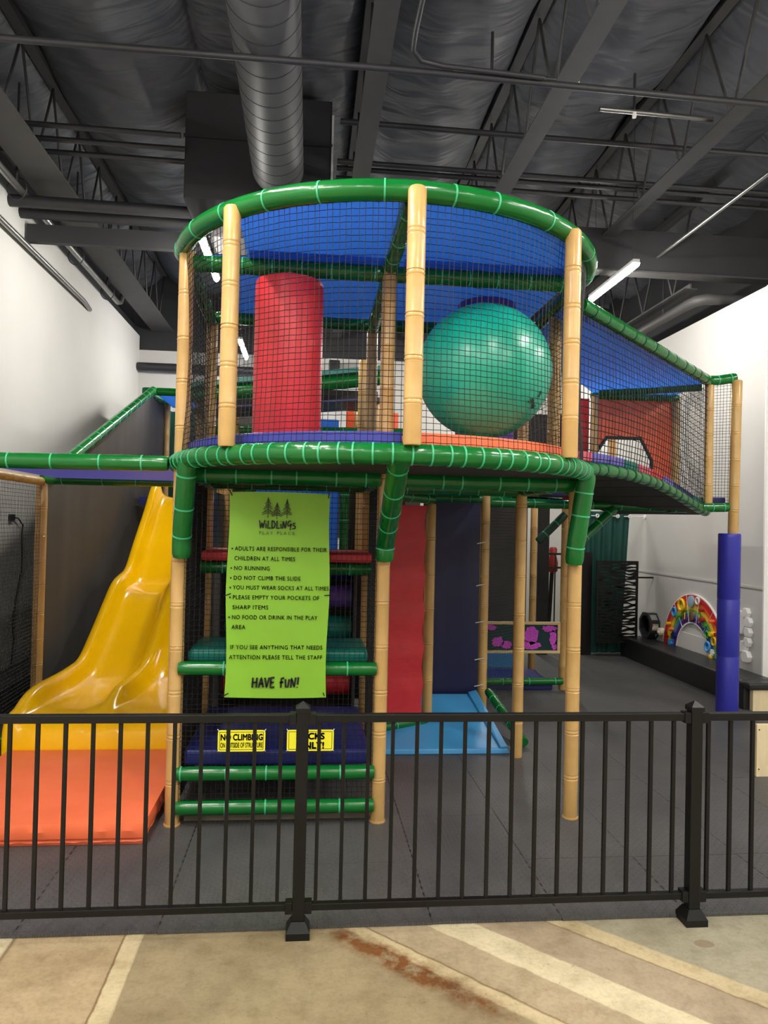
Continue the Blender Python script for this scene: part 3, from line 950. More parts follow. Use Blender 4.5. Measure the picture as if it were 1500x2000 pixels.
HAND = {
    'W': ([[(0, 1), (0.14, 0.0), (0.32, 0.72), (0.44, 0.02), (0.66, 1.05)]], 0.70),
    'i': ([[(0.06, 0.62), (0.08, 0.0)], [(0.07, 0.86), (0.09, 0.93)]], 0.2),
    'L': ([[(0.08, 1.0), (0.05, 0.02), (0.42, 0.06)]], 0.44),
    'D': ([[(0.06, 1.0), (0.05, 0.0)], [(0.0, 0.98), (0.3, 0.92), (0.46, 0.55), (0.38, 0.18), (0.05, 0.0)]], 0.56),
    'n': ([[(0.02, 0.0), (0.08, 0.95), (0.36, 0.05), (0.5, 1.02)]], 0.56),
    'g': ([[(0.46, 0.95), (0.2, 1.0), (0.02, 0.62), (0.12, 0.36), (0.34, 0.42), (0.48, 0.66)], [(0.48, 0.66), (0.36, -0.18)]], 0.54),
    's': ([[(0.42, 0.72), (0.14, 0.7), (0.1, 0.48), (0.4, 0.32), (0.38, 0.06), (0.02, 0.0)]], 0.46),
    'H': ([[(0.05, 1.0), (0.0, 0.0)], [(0.46, 1.0), (0.4, 0.0)], [(0.02, 0.5), (0.44, 0.54)]], 0.56),
    'A': ([[(0, 0), (0.26, 1.0), (0.46, 0.02)], [(0.1, 0.36), (0.42, 0.4)]], 0.54),
    'V': ([[(0.0, 1.0), (0.18, 0.0), (0.44, 1.02)]], 0.46),
    'E': ([[(0.44, 1.0), (0.08, 0.98), (0.04, 0.02), (0.44, 0.04)], [(0.06, 0.5), (0.38, 0.54)]], 0.54),
    ' ': ([], 0.28),
    'F': ([[(0.44, 0.98), (0.16, 0.9), (0.12, -0.02)], [(0.0, 0.5), (0.38, 0.56)]], 0.46),
    'u': ([[(0.04, 0.85), (0.06, 0.1), (0.3, 0.08), (0.42, 0.85)]], 0.5),
    '!': ([[(0.14, 1.05), (0.06, 0.3)], [(0.02, 0.06), (0.05, 0.0)]], 0.2),
}
st, xe = glyphs('WiLDLings', -0.284, 1.777, 0.046, HAND, 0.0028)
ribbon(st, 0.0074, TY, M_ink, bn)
st, xe = glyphs('HAVE Fun!', -0.302, 0.848, 0.058, HAND, 0.004)
ribbon(st, 0.0108, TY, M_ink, bn)
def pine(cx, zb, h, w):
    stt = [[(cx, zb), (cx, zb + h)]]
    n = 9
    for i in range(n):
        t = i / n
        z = zb + h * (0.22 + 0.76 * t)
        L = w * (1 - t) ** 0.8 * (1.0 + 0.25 * math.sin(i * 2.3))
        stt.append([(cx, z + 0.004), (cx - L * 0.55, z - 0.001), (cx - L, z - 0.008)])
        stt.append([(cx, z + 0.004), (cx + L * 0.5, z + 0.0), (cx + L * 0.92, z - 0.006)])
    return stt
tr = []
for cx, zb, h, w in ((-0.236, 1.838, 0.122, 0.034), (-0.184, 1.832, 0.098, 0.030), (-0.126, 1.838, 0.114, 0.030)):
    tr += pine(cx, zb, h, w)
ribbon(tr, 0.0046, TY, M_ink2, bn, name='tree_emblem')
for x, z, dx, dz in ((BLX + 0.012, BZ1 - 0.012, -0.012, 0.024), (BRX - 0.012, BZ1 - 0.014, 0.004, 0.024), (BLX + 0.012, 1.39, -0.028, -0.012), (BRX - 0.012, 1.39, 0.03, 0.002), (BLX + 0.014, BZ0 + 0.02, -0.026, -0.014), (BRX - 0.014, BZ0 + 0.02, 0.008, -0.022)):
    tubeobj('cable_tie', [(x - dx * 0.4, BY - 0.006, z - dz * 0.4), (x, BY - 0.008, z), (x + dx, BY + 0.004, z + dz)], 0.003, M_net, bn, 6)

def warning(label, x0, x1, z0, z1, rows):
    t = thing('warning_sign', label, 'sign', ((x0 + x1) / 2, R1 - 0.05, z0))
    y = R1 - 0.068
    rr_ = 0.014
    pts = []
    for ccx, ccz, a0 in ((x1 - rr_, z1 - rr_, 0), (x0 + rr_, z1 - rr_, 90), (x0 + rr_, z0 + rr_, 180), (x1 - rr_, z0 + rr_, 270)):
        pts += [(ccx + rr_ * math.cos(math.radians(a0 + 22.5 * q)), ccz + rr_ * math.sin(math.radians(a0 + 22.5 * q))) for q in range(5)]
    n_ = len(pts)
    MB().add([(px, y, pz) for px, pz in pts] + [(px, y + 0.003, pz) for px, pz in pts], [tuple(range(n_)), tuple(range(2 * n_ - 1, n_ - 1, -1))] + [(i, (i + 1) % n_, n_ + (i + 1) % n_, n_ + i) for i in range(n_)]).build('sign_plate', M_sticker, t)
    b, w = 0.010, 0.0026
    mb = MB()
    for (a0, c0, a1, c1) in ((x0 + b, z0 + b, x1 - b, z0 + b + w), (x0 + b, z1 - b - w, x1 - b, z1 - b), (x0 + b, z0 + b, x0 + b + w, z1 - b), (x1 - b - w, z0 + b, x1 - b, z1 - b)):
        mb.box(a0, y - 0.0008, c0, a1, y + 0.0005, c1)
    mb.build('border_line', M_ink, t)
    for s, z, size, wd, bold in rows:
        text_on(s, size, M_ink, t, ((x0 + x1) / 2 - wd / 2, y - 0.001, z), bold=bold, fit=wd)
    for x, z in ((x0 + 0.006, z0 + 0.006), (x1 - 0.006, z0 + 0.006), (x0 + 0.006, z1 - 0.006), (x1 - 0.006, z1 - 0.006)):
        tubeobj('corner_tie', [(x, y - 0.004, z), (x + (0.008 if x > (x0 + x1) / 2 else -0.008), y + 0.01, z + (0.008 if z > (z0 + z1) / 2 else -0.008))], 0.0025, M_whitepl, t, 6)
warning('yellow warning sign on the net reading NO CLIMBING', -0.498, -0.222, 0.46, 0.585, [('NO CLIMBING', 0.527, 0.05, 0.246, 0.0022), ('ON OUTSIDE OF STRUCTURE', 0.484, 0.040, 0.246, 0.0009)])
warning('yellow warning sign on the net reading SOCKS ONLY', -0.095, 0.182, 0.46, 0.585, [('SOCKS', 0.53, 0.052, 0.17, 0.0024), ('ONLY!', 0.476, 0.052, 0.165, 0.0024)])

# ================================================================ bags and ball in the balcony
def bag(label, x, y, z0, z1, r, m):
    t = thing('punching_bag', label, 'punching bag', (x, y, z0))
    pts = [(x, y, z) for z in (z0, z0 + 0.005, z0 + 0.03, z1 - 0.03, z1 - 0.008, z1)]
    link('bag_body', smoothauto(MB().tube(pts, r, 40, True, [r * 0.8, r * 0.95, r, r, r * 0.975, r * 0.9]).mesh('bag_body', m), 40), t)
    tubeobj('hanging_strap', [(x, y, z1 - 0.01), (x, y + 0.02, z1 + 0.06)], 0.025, M_bamboo, t, 10)
bag('tall red punching bag hanging behind the balcony net', -0.145, 4.50, 2.30, 3.262, 0.205, M_red)
bag('purple punching bag hanging behind the big teal ball', 1.22, 5.14, 2.35, 3.392, 0.205, M_purple)
t = thing('climbing_ball', 'huge glossy teal ball on the right side of the balcony', 'ball', (1.05, 4.5, 2.36))
bm = bmesh.new()
bmesh.ops.create_uvsphere(bm, u_segments=64, v_segments=40, radius=0.413)
bmesh.ops.translate(bm, verts=bm.verts, vec=(1.06, 4.5, 2.775))
me = bpy.data.meshes.new('ball_skin')
bm.to_mesh(me)
bm.free()
for pp in me.polygons:
    pp.use_smooth = True
me.materials.append(M_teal)
link('ball_skin', me, t)
tubeobj('ball_base', [(1.06, 4.6, 2.275), (1.06, 4.6, 2.42)], 0.06, M_teal, t, 20)
def on_ball(px, pz):
    return (px, 4.5 - math.sqrt(max(0, 0.415 ** 2 - (px - 1.06) ** 2 - (pz - 2.775) ** 2)), pz)
for cxm, czm, w in ((1.29, 2.545, 0.035), (1.335, 2.60, 0.02)):
    for q in range(3):
        a = random.uniform(0, 3)
        tubeobj('printed_mark', [on_ball(cxm - w * math.cos(a + q), czm - w * math.sin(a + q) * 0.7), on_ball(cxm + w * 0.2, czm + 0.01 * q), on_ball(cxm + w * math.cos(a + q), czm + w * math.sin(a + q) * 0.7)], 0.004, M_greenpan, t, 5)

# ================================================================ left bay: slide, canopy and screens
sf = thing('slide_bay_frame', 'green tube frame with dark mesh screen around the yellow slide', 'play frame', (-2.39, 6.95, 0))
bamboo((-2.39, 6.95, 0.013), (-2.39, 6.95, 2.12), sf, r=0.05, pitch=0.24)
bamboo((-2.35, 4.46, 0.013), (-2.35, 4.46, 2.10), sf, r=0.05, pitch=0.24)
padtube([(-2.35, 4.46, 2.13), (-0.83, 4.48, 2.145)], 0.046, sf, ties=0.26, name='canopy_tube')
padtube([(-2.36, 6.95, 2.15), (-0.80, 6.95, 2.16)], 0.045, sf, ties=0.3, name='canopy_tube')
bamboo((-2.38, 6.9, 2.13), (-2.28, 4.5, 2.12), sf, r=0.036, pitch=0.2, name='laced_tube')
M_canopy = mat('lilac_canopy_vinyl', (88, 92, 190), 0.45)
add_translucency(M_canopy, (170, 170, 235), 0.55)
MB().box(-2.26, 4.53, 2.165, -0.84, 6.9, 2.169).build('canopy_sheet', M_canopy, sf)
padtube([(-2.36, 6.6, 0.06), (-2.30, 4.7, 0.06)], 0.045, sf, ties=0.3, name='floor_tube')
quadnet((-2.31, 4.55, 0.06), (-2.38, 6.9, 0.06), (-2.38, 6.9, 2.1), (-2.31, 4.55, 2.1), sf, 0.032, 0.0019, jig=0.1)
# dark mesh cloth beside the slide, hung in folds under a sloping tube
vs, fs = [], []
na, nb2 = 60, 12
for i in range(na + 1):
    y = 7.02 + (12.6 - 7.02) * i / na
    top = min(2.14 + 0.357 * (y - 7.02), 3.74)
    for j in range(nb2 + 1):
        z = 0.02 + (top - 0.02) * j / nb2
        vs.append((-2.42 + 0.009 * math.sin(y * 6.0 + 0.6 * math.sin(z * 2)) + 0.004 * math.sin(y * 15), y, z))
nvv = len(vs)
vs += [(x - 0.003, y, z) for x, y, z in vs]
for i in range(na):
    for j in range(nb2):
        a = i * (nb2 + 1) + j
        fs.append((a, a + nb2 + 1, a + nb2 + 2, a + 1))
        fs.append((nvv + a, nvv + a + 1, nvv + a + nb2 + 2, nvv + a + nb2 + 1))
MB().add(vs, fs).build('mesh_screen', M_blackcloth, sf, smooth=True)
padtube([(-2.40, 7.05, 2.16), (-2.40, 11.6, 3.78)], 0.058, sf, ties=0.3, name='sloping_tube')
# far top platform of the slide
padtube([(-2.56, 11.62, 3.76), (-1.2, 11.62, 3.76)], 0.06, sf, ties=0.35, name='canopy_tube')
bamboo((-2.52, 11.66, 0.0), (-2.52, 11.66, 3.7), sf)
bamboo((-2.37, 12.62, 0.0), (-2.37, 12.62, 3.72), sf)
padtube([(-2.44, 11.7, 3.7), (-2.38, 12.6, 3.74)], 0.045, sf, ties=0.2, name='canopy_tube')
MB().box(-2.35, 11.7, 3.72, -1.2, 13.0, 3.735).build('roof_sheet', M_roof, sf)
MB().box(-2.45, 12.62, 1.8, -2.43, 13.6, 3.7).build('green_sheet', M_greenpan, sf)
MB().box(-2.43, 13.3, 1.8, -1.2, 13.32, 3.7).build('green_sheet', M_greenpan, sf)
MB().box(-2.35, 10.62, 2.02, -0.9, 12.6, 2.12).build('top_deck', M_navy, sf)

# wave slide: two lanes side by side
def interp(tab, x):
    for (a, p), (b, q) in zip(tab, tab[1:]):
        if a <= x <= b:
            t = (x - a) / (b - a)
            t2 = t
            return p + (q - p) * t2
    return tab[0][1] if x < tab[0][0] else tab[-1][1]
def smooth_tab(tab, n=6, w=0.09):
    return lambda x: sum(interp(tab, x + w * (k - n) / n) for k in range(2 * n + 1)) / (2 * n + 1)
rim_t = [(5.74, 0.33), (5.9, 0.43), (6.2, 0.47), (6.86, 0.45), (7.38, 0.46), (7.79, 0.68), (8.16, 0.90), (8.55, 1.13), (9.15, 1.22), (9.5, 1.51), (10.05, 1.91), (10.5, 2.30), (10.7, 2.36)]
bed_t = [(5.74, 0.30), (5.9, 0.33), (6.3, 0.30), (6.86, 0.27), (7.35, 0.30), (7.79, 0.52), (8.16, 0.74), (8.55, 0.96), (9.2, 1.05), (9.5, 1.33), (10.05, 1.72), (10.5, 2.09), (10.7, 2.14)]
rimf, bedf = smooth_tab(rim_t, 8, 0.15), smooth_tab(bed_t, 8, 0.15)
SX0, SXM, SX1 = -2.12, -1.52, -0.92
def sec(y):
    """cross-section points x,z from left outer edge to right outer edge"""
    rm, bd = rimf(y), bedf(y)
    front = min(1, max(0, (y - 5.78) / 0.55))
    mid = bd + (rm - 0.03 - bd) * front
    pts = [(SX0 - 0.05, bd - 0.06), (SX0 - 0.05, rm - 0.03), (SX0 - 0.035, rm - 0.006), (SX0, rm), (SX0 + 0.035, rm - 0.012)]
    pts += [(SX0 + 0.06, bd + (rm - bd) * 0.62), (SX0 + 0.085, bd + (rm - bd) * 0.25), (SX0 + 0.12, bd + 0.02), (SX0 + 0.17, bd + 0.004)]
    for k in range(1, 8):
        x = SX0 + 0.17 + (SXM - 0.17 - SX0 - 0.17) * k / 8
        pts.append((x, bd))
    pts += [(SXM - 0.17, bd + 0.004), (SXM - 0.12, bd + 0.02), (SXM - 0.085, bd + (mid - bd) * 0.3), (SXM - 0.06, bd + (mid - bd) * 0.66), (SXM - 0.035, mid - 0.01 * front), (SXM, mid), (SXM + 0.035, mid - 0.01 * front),
            (SXM + 0.06, bd + (mid - bd) * 0.66), (SXM + 0.085, bd + (mid - bd) * 0.3), (SXM + 0.12, bd + 0.02), (SXM + 0.17, bd + 0.004)]
    for k in range(1, 8):
        x = SXM + 0.17 + (SX1 - 0.17 - SXM - 0.17) * k / 8
        pts.append((x, bd))
    pts += [(SX1 - 0.17, bd + 0.004), (SX1 - 0.12, bd + 0.02), (SX1 - 0.085, bd + (rm - bd) * 0.25), (SX1 - 0.06, bd + (rm - bd) * 0.62), (SX1 - 0.035, rm - 0.012), (SX1, rm), (SX1 + 0.035, rm - 0.006), (SX1 + 0.05, rm - 0.03), (SX1 + 0.05, bd - 0.06)]
    return pts
ys = [5.74 + (10.66 - 5.74) * i / 110 for i in range(111)]
rows = []
# rounded nose that rolls down to the floor
s0 = sec(5.80)
for fy, fz in ((5.60, 0.03), (5.60, 0.12), (5.605, 0.35), (5.615, 0.55), (5.635, 0.75), (5.665, 0.89), (5.70, 0.965), (5.75, 0.995)):
    rows.append([(x + (0.025 if x < -1.5 else -0.025) * (1 - fz) * (abs(x + 1.52) > 0.5), fy, max(0.16, z) * fz) for x, z in s0])
for y in ys:
    if y < 5.79:
        continue
    rows.append([(x, y, z) for x, z in sec(y)])
k = len(rows[0])
vs = [p for r_ in rows for p in r_]
fs = [(i * k + j, i * k + j + 1, (i + 1) * k + j + 1, (i + 1) * k + j) for i in range(len(rows) - 1) for j in range(k - 1)]
sl = thing('wave_slide', 'glossy yellow two lane wave slide ending on the orange mat', 'slide', (-1.5, 5.8, 0))
so = link('slide_chute', smoothauto(MB().add(vs, fs).mesh('slide_chute', M_slide), 60), sl)
md = so.modifiers.new('thickness', 'SOLIDIFY')
md.thickness = 0.012
md.offset = -1
for y in (7.0, 8.4, 9.8):
    MB().box(-1.6, y - 0.03, 0.0, -1.44, y + 0.03, bedf(y) - 0.02).build('support_leg', M_blackpan, sl)

# orange landing mat
ml = thing('landing_mat', 'bright orange vinyl landing mat at the foot of the slide', 'mat', (-1.5, 5.0, 0))
def matgrid(x0, x1, y0, y1, z0, z1, amp):
    mb = MB()
    nx_, ny_ = 26, 24
    vs, fs = [], []
    for j in range(ny_ + 1):
        for i in range(nx_ + 1):
            u, v = i / nx_, j / ny_
            e = min(u, 1 - u, v, 1 - v)
            drop = 0.004 if e == 0 else 0
            z = z1 - drop + (amp * (math.sin(9 * u + 6 * v) * 0.5 + math.sin(14 * v - 8 * u) * 0.4 + 0.5 * math.sin(23 * u * v + 3)) if e > 0 else 0)
            vs.append((x0 + (x1 - x0) * u, y0 + (y1 - y0) * v, z))
    for j in range(ny_):
        for i in range(nx_):
            a = j * (nx_ + 1) + i
            fs.append((a, a + 1, a + nx_ + 2, a + nx_ + 1))
    rim = [i for i in range(nx_ + 1)] + [j * (nx_ + 1) + nx_ for j in range(1, ny_ + 1)] + [ny_ * (nx_ + 1) + i for i in range(nx_ - 1, -1, -1)] + [j * (nx_ + 1) for j in range(ny_ - 1, 0, -1)]
    o = len(vs)
    for q, i in enumerate(rim):
        x, y, z = vs[i]
        cx_, cy_ = (x0 + x1) / 2, (y0 + y1) / 2
        b = 0.010 + 0.004 * math.sin(q * 1.9)
        vs.append((x + (b if x > cx_ else -b), y + (b if y > cy_ else -b), (z0 + z1) / 2 + 0.003 * math.sin(q * 2.7)))
    for q, i in enumerate(rim):
        x, y, z = vs[i]
        vs.append((x, y, z0))
    n_ = len(rim)
    for q in range(n_):
        r2 = (q + 1) % n_
        fs.append((rim[q], rim[r2], o + r2, o + q))
        fs.append((o + q, o + r2, o + n_ + r2, o + n_ + q))
    fs.append(tuple(o + n_ + q for q in range(n_)))
    mb.add(vs, fs)
    return mb
link('mat_cover', smoothauto(matgrid(-2.1, -0.86, 4.24, 5.585, 0.055, 0.14, 0.007).mesh('mat_cover', M_orange), 28), ml)
link('mat_base', smoothauto(matgrid(-2.085, -0.875, 4.262, 5.58, 0.0135, 0.05, 0.0).mesh('mat_base', M_orange), 28), ml)

# left wall bench and the cord above it
tag(MB().box(XL + 0.01, 4.0, 0.0, -2.72, 11.0, 0.24).build('padded_bench', M_blackfoam, bevel=0.02), 'low black padded bench along the left wall, behind the net', 'bench')
cd = thing('power_cord', 'thin black power cord hanging on the left wall', 'cord', (-3.08, 8.2, 0.24))
tubeobj('cable', [(-3.085, 8.12, 1.80), (-3.07, 8.25, 1.79), (-3.07, 8.38, 1.72), (-3.08, 8.39, 1.62), (-3.08, 8.42, 1.25), (-3.08, 8.28, 0.95), (-3.08, 8.2, 0.68), (-3.08, 8.25, 0.5), (-3.08, 8.2, 0.25)], 0.008, M_net, cd, 6)
MB().box(-3.095, 8.06, 1.77, -3.065, 8.16, 1.83).build('plug', M_net, cd)

# ================================================================ bridge to the right
bg = thing('net_bridge', 'arched netted bridge with blue roof leading right from the balcony', 'play bridge', (2.9, 6.0, 0))
P0, P1 = Vector((1.80, 4.82, 0)), Vector((3.95, 7.05, 0))
WV = Vector((-0.72, 0.695, 0)) * 0.92
zt = [(0, 2.24), (0.12, 2.26), (0.3, 2.262), (0.5, 2.235), (0.7, 2.16), (0.85, 2.085), (1.0, 2.02)]
bz_ = smooth_tab(zt, 4, 0.08)
def bp_(s, w=0.0, dz=0.0):
    p = P0 + (P1 - P0) * s + WV * w
    return Vector((p.x, p.y, bz_(s) + dz))
padtube([bp_(i / 24, 0, -0.02) for i in range(25)], 0.046, bg, ties=0.17, name='arched_tube', pinch=0.16, tie_m=M_greenpan)
padtube([bp_(i / 24, 1, -0.02) for i in range(25)], 0.046, bg, ties=0.25, name='arched_tube', tie_m=M_greenpan)
cols = [M_pink, M_lav, M_lav, M_tealpad, M_pink, M_red, M_lav, M_navy, M_navy, M_tealpad]
for i in range(10):
    a, b = i / 10 + 0.004, (i + 1) / 10 - 0.004
    c8 = [bp_(a, 0.03, 0.03), bp_(b, 0.03, 0.03), bp_(b, 0.97, 0.03), bp_(a, 0.97, 0.03)]
    mb = MB().add(c8 + [q + Vector((0, 0, 0.075)) for q in c8], [(0, 3, 2, 1), (4, 5, 6, 7), (0, 1, 5, 4), (1, 2, 6, 5), (2, 3, 7, 6), (3, 0, 4, 7)])
    mb.build('foam_block', cols[i], bg, bevel=0.02, segs=3)
for i in range(6):
    a, b = i / 6 + 0.004, (i + 1) / 6 - 0.004
    c8 = [bp_(a, 0.02, -0.05), bp_(b, 0.02, -0.05), bp_(b, 0.98, -0.05), bp_(a, 0.98, -0.05)]
    MB().add(c8 + [q + Vector((0, 0, 0.03)) for q in c8], [(0, 3, 2, 1), (4, 5, 6, 7), (0, 1, 5, 4), (1, 2, 6, 5), (2, 3, 7, 6), (3, 0, 4, 7)]).build('floor_board', M_blackpan, bg)
ra, rb = Vector((1.76, 4.74, 3.30)), Vector((3.94, 7.03, 3.32))
padtube([ra, rb], 0.05, bg, ties=0.27, name='top_rail', pinch=0.08, tie_m=M_greenpan)
padtube([rb, (4.06, 7.03, 3.33), (4.22, 7.02, 3.36)], 0.05, bg, ties=0.13, name='end_tube')
def bnet(u, v):
    lo = bp_(u, 0, 0.01)
    hi = ra + (rb - ra) * u
    p = lo + (hi - lo) * v
    sagd = 0.05 * math.sin(math.pi * v)
    return p + Vector((0.5, -0.5, 0)) * sagd * math.sin(math.pi * u)
net(bnet, 52, 22, bg, 0.0034, 26, 10, jig=0.12)
bamboo((3.965, 7.05, 2.03), (3.965, 7.05, 3.29), bg, pitch=0.24)
bamboo((4.205, 7.0, 1.75), (4.225, 7.0, 3.33), bg, pitch=0.26, r=0.05)
wp = tubeobj('post_wrap', [(4.17, 7.0, z) for z in (0.013, 0.03, 0.58, 0.59, 0.60, 1.14, 1.15, 1.16, 1.76, 1.79, 1.80)], 0.106, M_royal, bg, 28, [0.101, 0.106, 0.105, 0.101, 0.106, 0.105, 0.101, 0.106, 0.106, 0.106, 0.099])
tag(wp, 'royal blue foam wrap', None)
padtube([(3.55, 7.03, 2.04), (4.17, 7.02, 2.06)], 0.046, bg, ties=0.12, name='end_tube')
MB().box(3.99, 7.06, 2.10, 4.16, 7.5, 2.16).build('deck_pad', M_navy, bg, bevel=0.01)
quadnet((4.0, 7.03, 2.1), (4.17, 7.0, 2.1), (4.19, 7.0, 3.31), (4.0, 7.03, 3.29), bg, 0.03, 0.0022, jig=0.1)
# rear side: frame, orange panel with the octagonal opening
padtube([(1.72, 7.08, 2.05), (3.55, 7.10, 2.05)], 0.046, bg, ties=0.3, name='frame_beam')
padtube([(3.02, 7.55, 3.25), (3.92, 7.12, 3.27)], 0.04, bg, ties=0.25, name='frame_beam')
padtube([(3.0, 7.72, 3.25), (3.95, 7.66, 3.25)], 0.04, bg, ties=0.25, name='frame_beam')
MB().add([(1.66, 4.64, 3.285), (3.92, 7.05, 3.30), (3.92, 7.66, 3.28), (3.02, 7.72, 3.28), (1.70, 5.74, 3.28)] + [(1.66, 4.64, 3.289), (3.92, 7.05, 3.304), (3.92, 7.66, 3.284), (3.02, 7.72, 3.284), (1.70, 5.74, 3.284)],
         [(0, 1, 2, 3, 4), (9, 8, 7, 6, 5)] + [(i, (i + 1) % 5, 5 + (i + 1) % 5, 5 + i) for i in range(5)]).build('roof_sheet', M_roof, bg)
op = [(3.03, 3.22), (3.90, 3.22), (3.90, 2.20), (3.68, 2.20), (3.68, 2.56), (3.55, 2.80), (3.17, 2.80), (3.04, 2.60), (3.03, 2.62)]
mb = MB()
n = len(op)
mb.add([(x, 7.70, z) for x, z in op] + [(x, 7.72, z) for x, z in op], [tuple(range(n)), tuple(range(2 * n - 1, n - 1, -1))] + [(i, (i + 1) % n, n + (i + 1) % n, n + i) for i in range(n)])
pan = mb.build('orange_panel', M_orangepan, bg)
tubeobj('opening_trim', [(3.68, 7.69, 2.22), (3.68, 7.69, 2.56), (3.55, 7.69, 2.80), (3.17, 7.69, 2.80), (3.03, 7.69, 2.60)], 0.02, M_blackpan, pan, 8)
bamboo((3.02, 7.66, 2.05), (3.02, 7.66, 3.24), bg)
bamboo((3.94, 7.68, 2.02), (3.94, 7.68, 3.24), bg)
MB().box(3.0, 7.1, 2.06, 4.0, 8.7, 2.10).build('deck_board', M_blackpan, bg)
bamboo((3.62, 8.6, 2.1), (3.62, 8.6, 3.1), bg)
MB().box(2.72, 7.74, 2.1, 2.99, 7.76, 3.22).build('red_panel', M_redpan, bg)
quadnet((3.97, 7.1, 2.1), (3.95, 7.64, 2.1), (3.95, 7.64, 3.25), (3.97, 7.1, 3.28), bg, 0.03, 0.0022, jig=0.1)
padtube([(3.0, 7.06, 2.02), (2.62, 6.98, 1.68)], 0.045, bg, ties=0.2, name='brace_tube')

# ================================================================ lower rear climbing frame
rf = thing('rear_climbing_frame', 'rear climbing frame with red and navy panels under the tower deck', 'play frame', (1.7, 7.0, 0))
bamboo((1.68, R3, 0.013), (1.68, R3, 2.12), rf, pitch=0.25)
bamboo((2.87, R4, 0.013), (2.87, R4, 2.32), rf, pitch=0.27)
bamboo((2.87, 9.25, 0.013), (2.87, 9.25, 2.1), rf, pitch=0.3)
bamboo((1.045, 6.30, 0.19), (1.045, 6.30, 2.0), rf, pitch=0.3, r=0.045)
bamboo((AX, R3, 0.013), (AX, R3, 3.3), rf, pitch=0.3)
bamboo((BX + 0.02, R3, 1.5), (BX + 0.02, R3, 3.35), rf, pitch=0.3)
padtube([(0.50, 5.80, 2.06), (1.05, 6.26, 2.04)], 0.045, rf, ties=0.2, name='frame_beam')
padtube([(1.05, R3, 2.08), (1.64, R3, 2.08)], 0.045, rf, ties=0.2, name='frame_beam')
padtube([(1.72, R3 + 0.1, 2.09), (2.84, R4 - 0.04, 2.10)], 0.045, rf, ties=0.25, name='frame_beam')
MB().box(0.5, 5.78, 2.10, 1.62, 6.9, 2.15).build('deck_board', M_navy, rf)
MB().box(1.72, 7.2, 2.15, 2.84, 8.0, 2.19).build('deck_board', M_navy, rf)
# red panel with scalloped lashed edge
vs, fs = [], []
nz = 48
for j in range(nz + 1):
    z = 0.18 + (1.98 - 0.18) * j / nz
    sc = 0.018 * abs(math.sin(math.pi * j / nz * 6))
    for i in range(9):
        u = i / 8
        x = 0.52 + (1.0 - sc - 0.52) * u
        y = 6.16 + 0.06 * u + 0.004 * math.sin(math.pi * j / nz * 12) * u
        vs.append((x, y, z))
nn = len(vs)
vs += [(x, y + 0.012, z) for x, y, z in vs]
for j in range(nz):
    for i in range(8):
        a = j * 9 + i
        fs.append((a, a + 1, a + 10, a + 9))
        fs.append((nn + a, nn + a + 9, nn + a + 10, nn + a + 1))
MB().add(vs, fs).build('red_panel', M_redpan, rf, smooth=True)
padtube([(0.52, 6.08, 0.13), (1.04, 6.28, 0.16)], 0.042, rf, ties=0.2, name='frame_beam')
MB().box(1.08, R3 - 0.02, 0.16, 1.63, R3, 2.04).build('navy_panel', mat('deep_navy_vinyl', (12, 18, 66), 0.42, bump=0.1, bscale=5), rf)
for z in (0.3, 0.55, 0.9, 1.25, 1.65):
    tubeobj('lacing', [(1.60, R3 - 0.02, z), (1.68, R3 - 0.05, z + 0.02)], 0.005, M_whitepl, rf, 5)
padtube([(1.08, R3 - 0.05, 0.2), (1.62, R3 - 0.05, 0.12)], 0.042, rf, ties=0.2, name='frame_beam')
# sequin board
sq = MB()
for a in ((1.80, 0.745, 2.80, 0.775), (1.80, 0.43, 2.80, 0.46), (1.80, 0.46, 1.83, 0.745), (2.77, 0.46, 2.80, 0.745)):
    sq2 = MB().box(a[0], 7.98, a[1], a[2], 8.02, a[3]).build('wood_frame', M_wood, rf, bevel=0.003)
sb = MB().box(1.83, 8.0, 0.46, 2.77, 8.015, 0.745).build('sequin_board', M_seqdark, rf)
random.seed(11)
for cx_, cz_, rx, rz in ((2.68, 0.70, 0.07, 0.035), (2.72, 0.60, 0.03, 0.09), (2.48, 0.63, 0.07, 0.10), (2.47, 0.52, 0.09, 0.045), (2.32, 0.62, 0.03, 0.09), (2.10, 0.55, 0.05, 0.06), (2.02, 0.71, 0.05, 0.03), (1.90, 0.64, 0.06, 0.08), (1.88, 0.52, 0.04, 0.05), (2.20, 0.52, 0.05, 0.045), (2.74, 0.50, 0.025, 0.03)):
    n = 22
    pts = [(cx_ + 1.3 * rx * math.cos(2 * math.pi * q / n) * random.uniform(0.75, 1.15), cz_ + rz * math.sin(2 * math.pi * q / n) * random.uniform(0.75, 1.15)) for q in range(n)]
    pts = [(min(2.768, max(1.832, x)), min(0.743, max(0.462, z))) for x, z in pts]
    MB().add([(x, 7.996, z) for x, z in pts] + [(x, 8.0, z) for x, z in pts], [tuple(range(n))] + [(i, (i + 1) % n, n + (i + 1) % n, n + i) for i in range(n)]).build('sequin_patch', M_seq, sb)
random.seed(5)
padtube([(1.72, 8.0, 0.115), (2.85, 8.03, 0.115)], 0.04, rf, ties=0.3, name='frame_beam')
MB().box(1.75, 8.06, 0.013, 2.75, 8.8, 0.10).build('floor_pad', M_navy, rf, bevel=0.01)
quadnet((1.70, R3 + 0.05, 0.1), (2.12, 7.37, 0.1), (2.12, 7.37, 2.05), (1.70, R3 + 0.05, 2.05), rf, 0.03, 0.0016, name='grey_net', m=M_netgrey, jig=0.1)
MB().box(1.75, 9.3, 0.4, 2.80, 9.31, 2.1).build('black_sheet', M_blackfoam, rf)
MB().box(1.75, 8.8, 0.1, 2.6, 9.3, 0.5).build('blue_block', M_bluepl, rf, bevel=0.02)
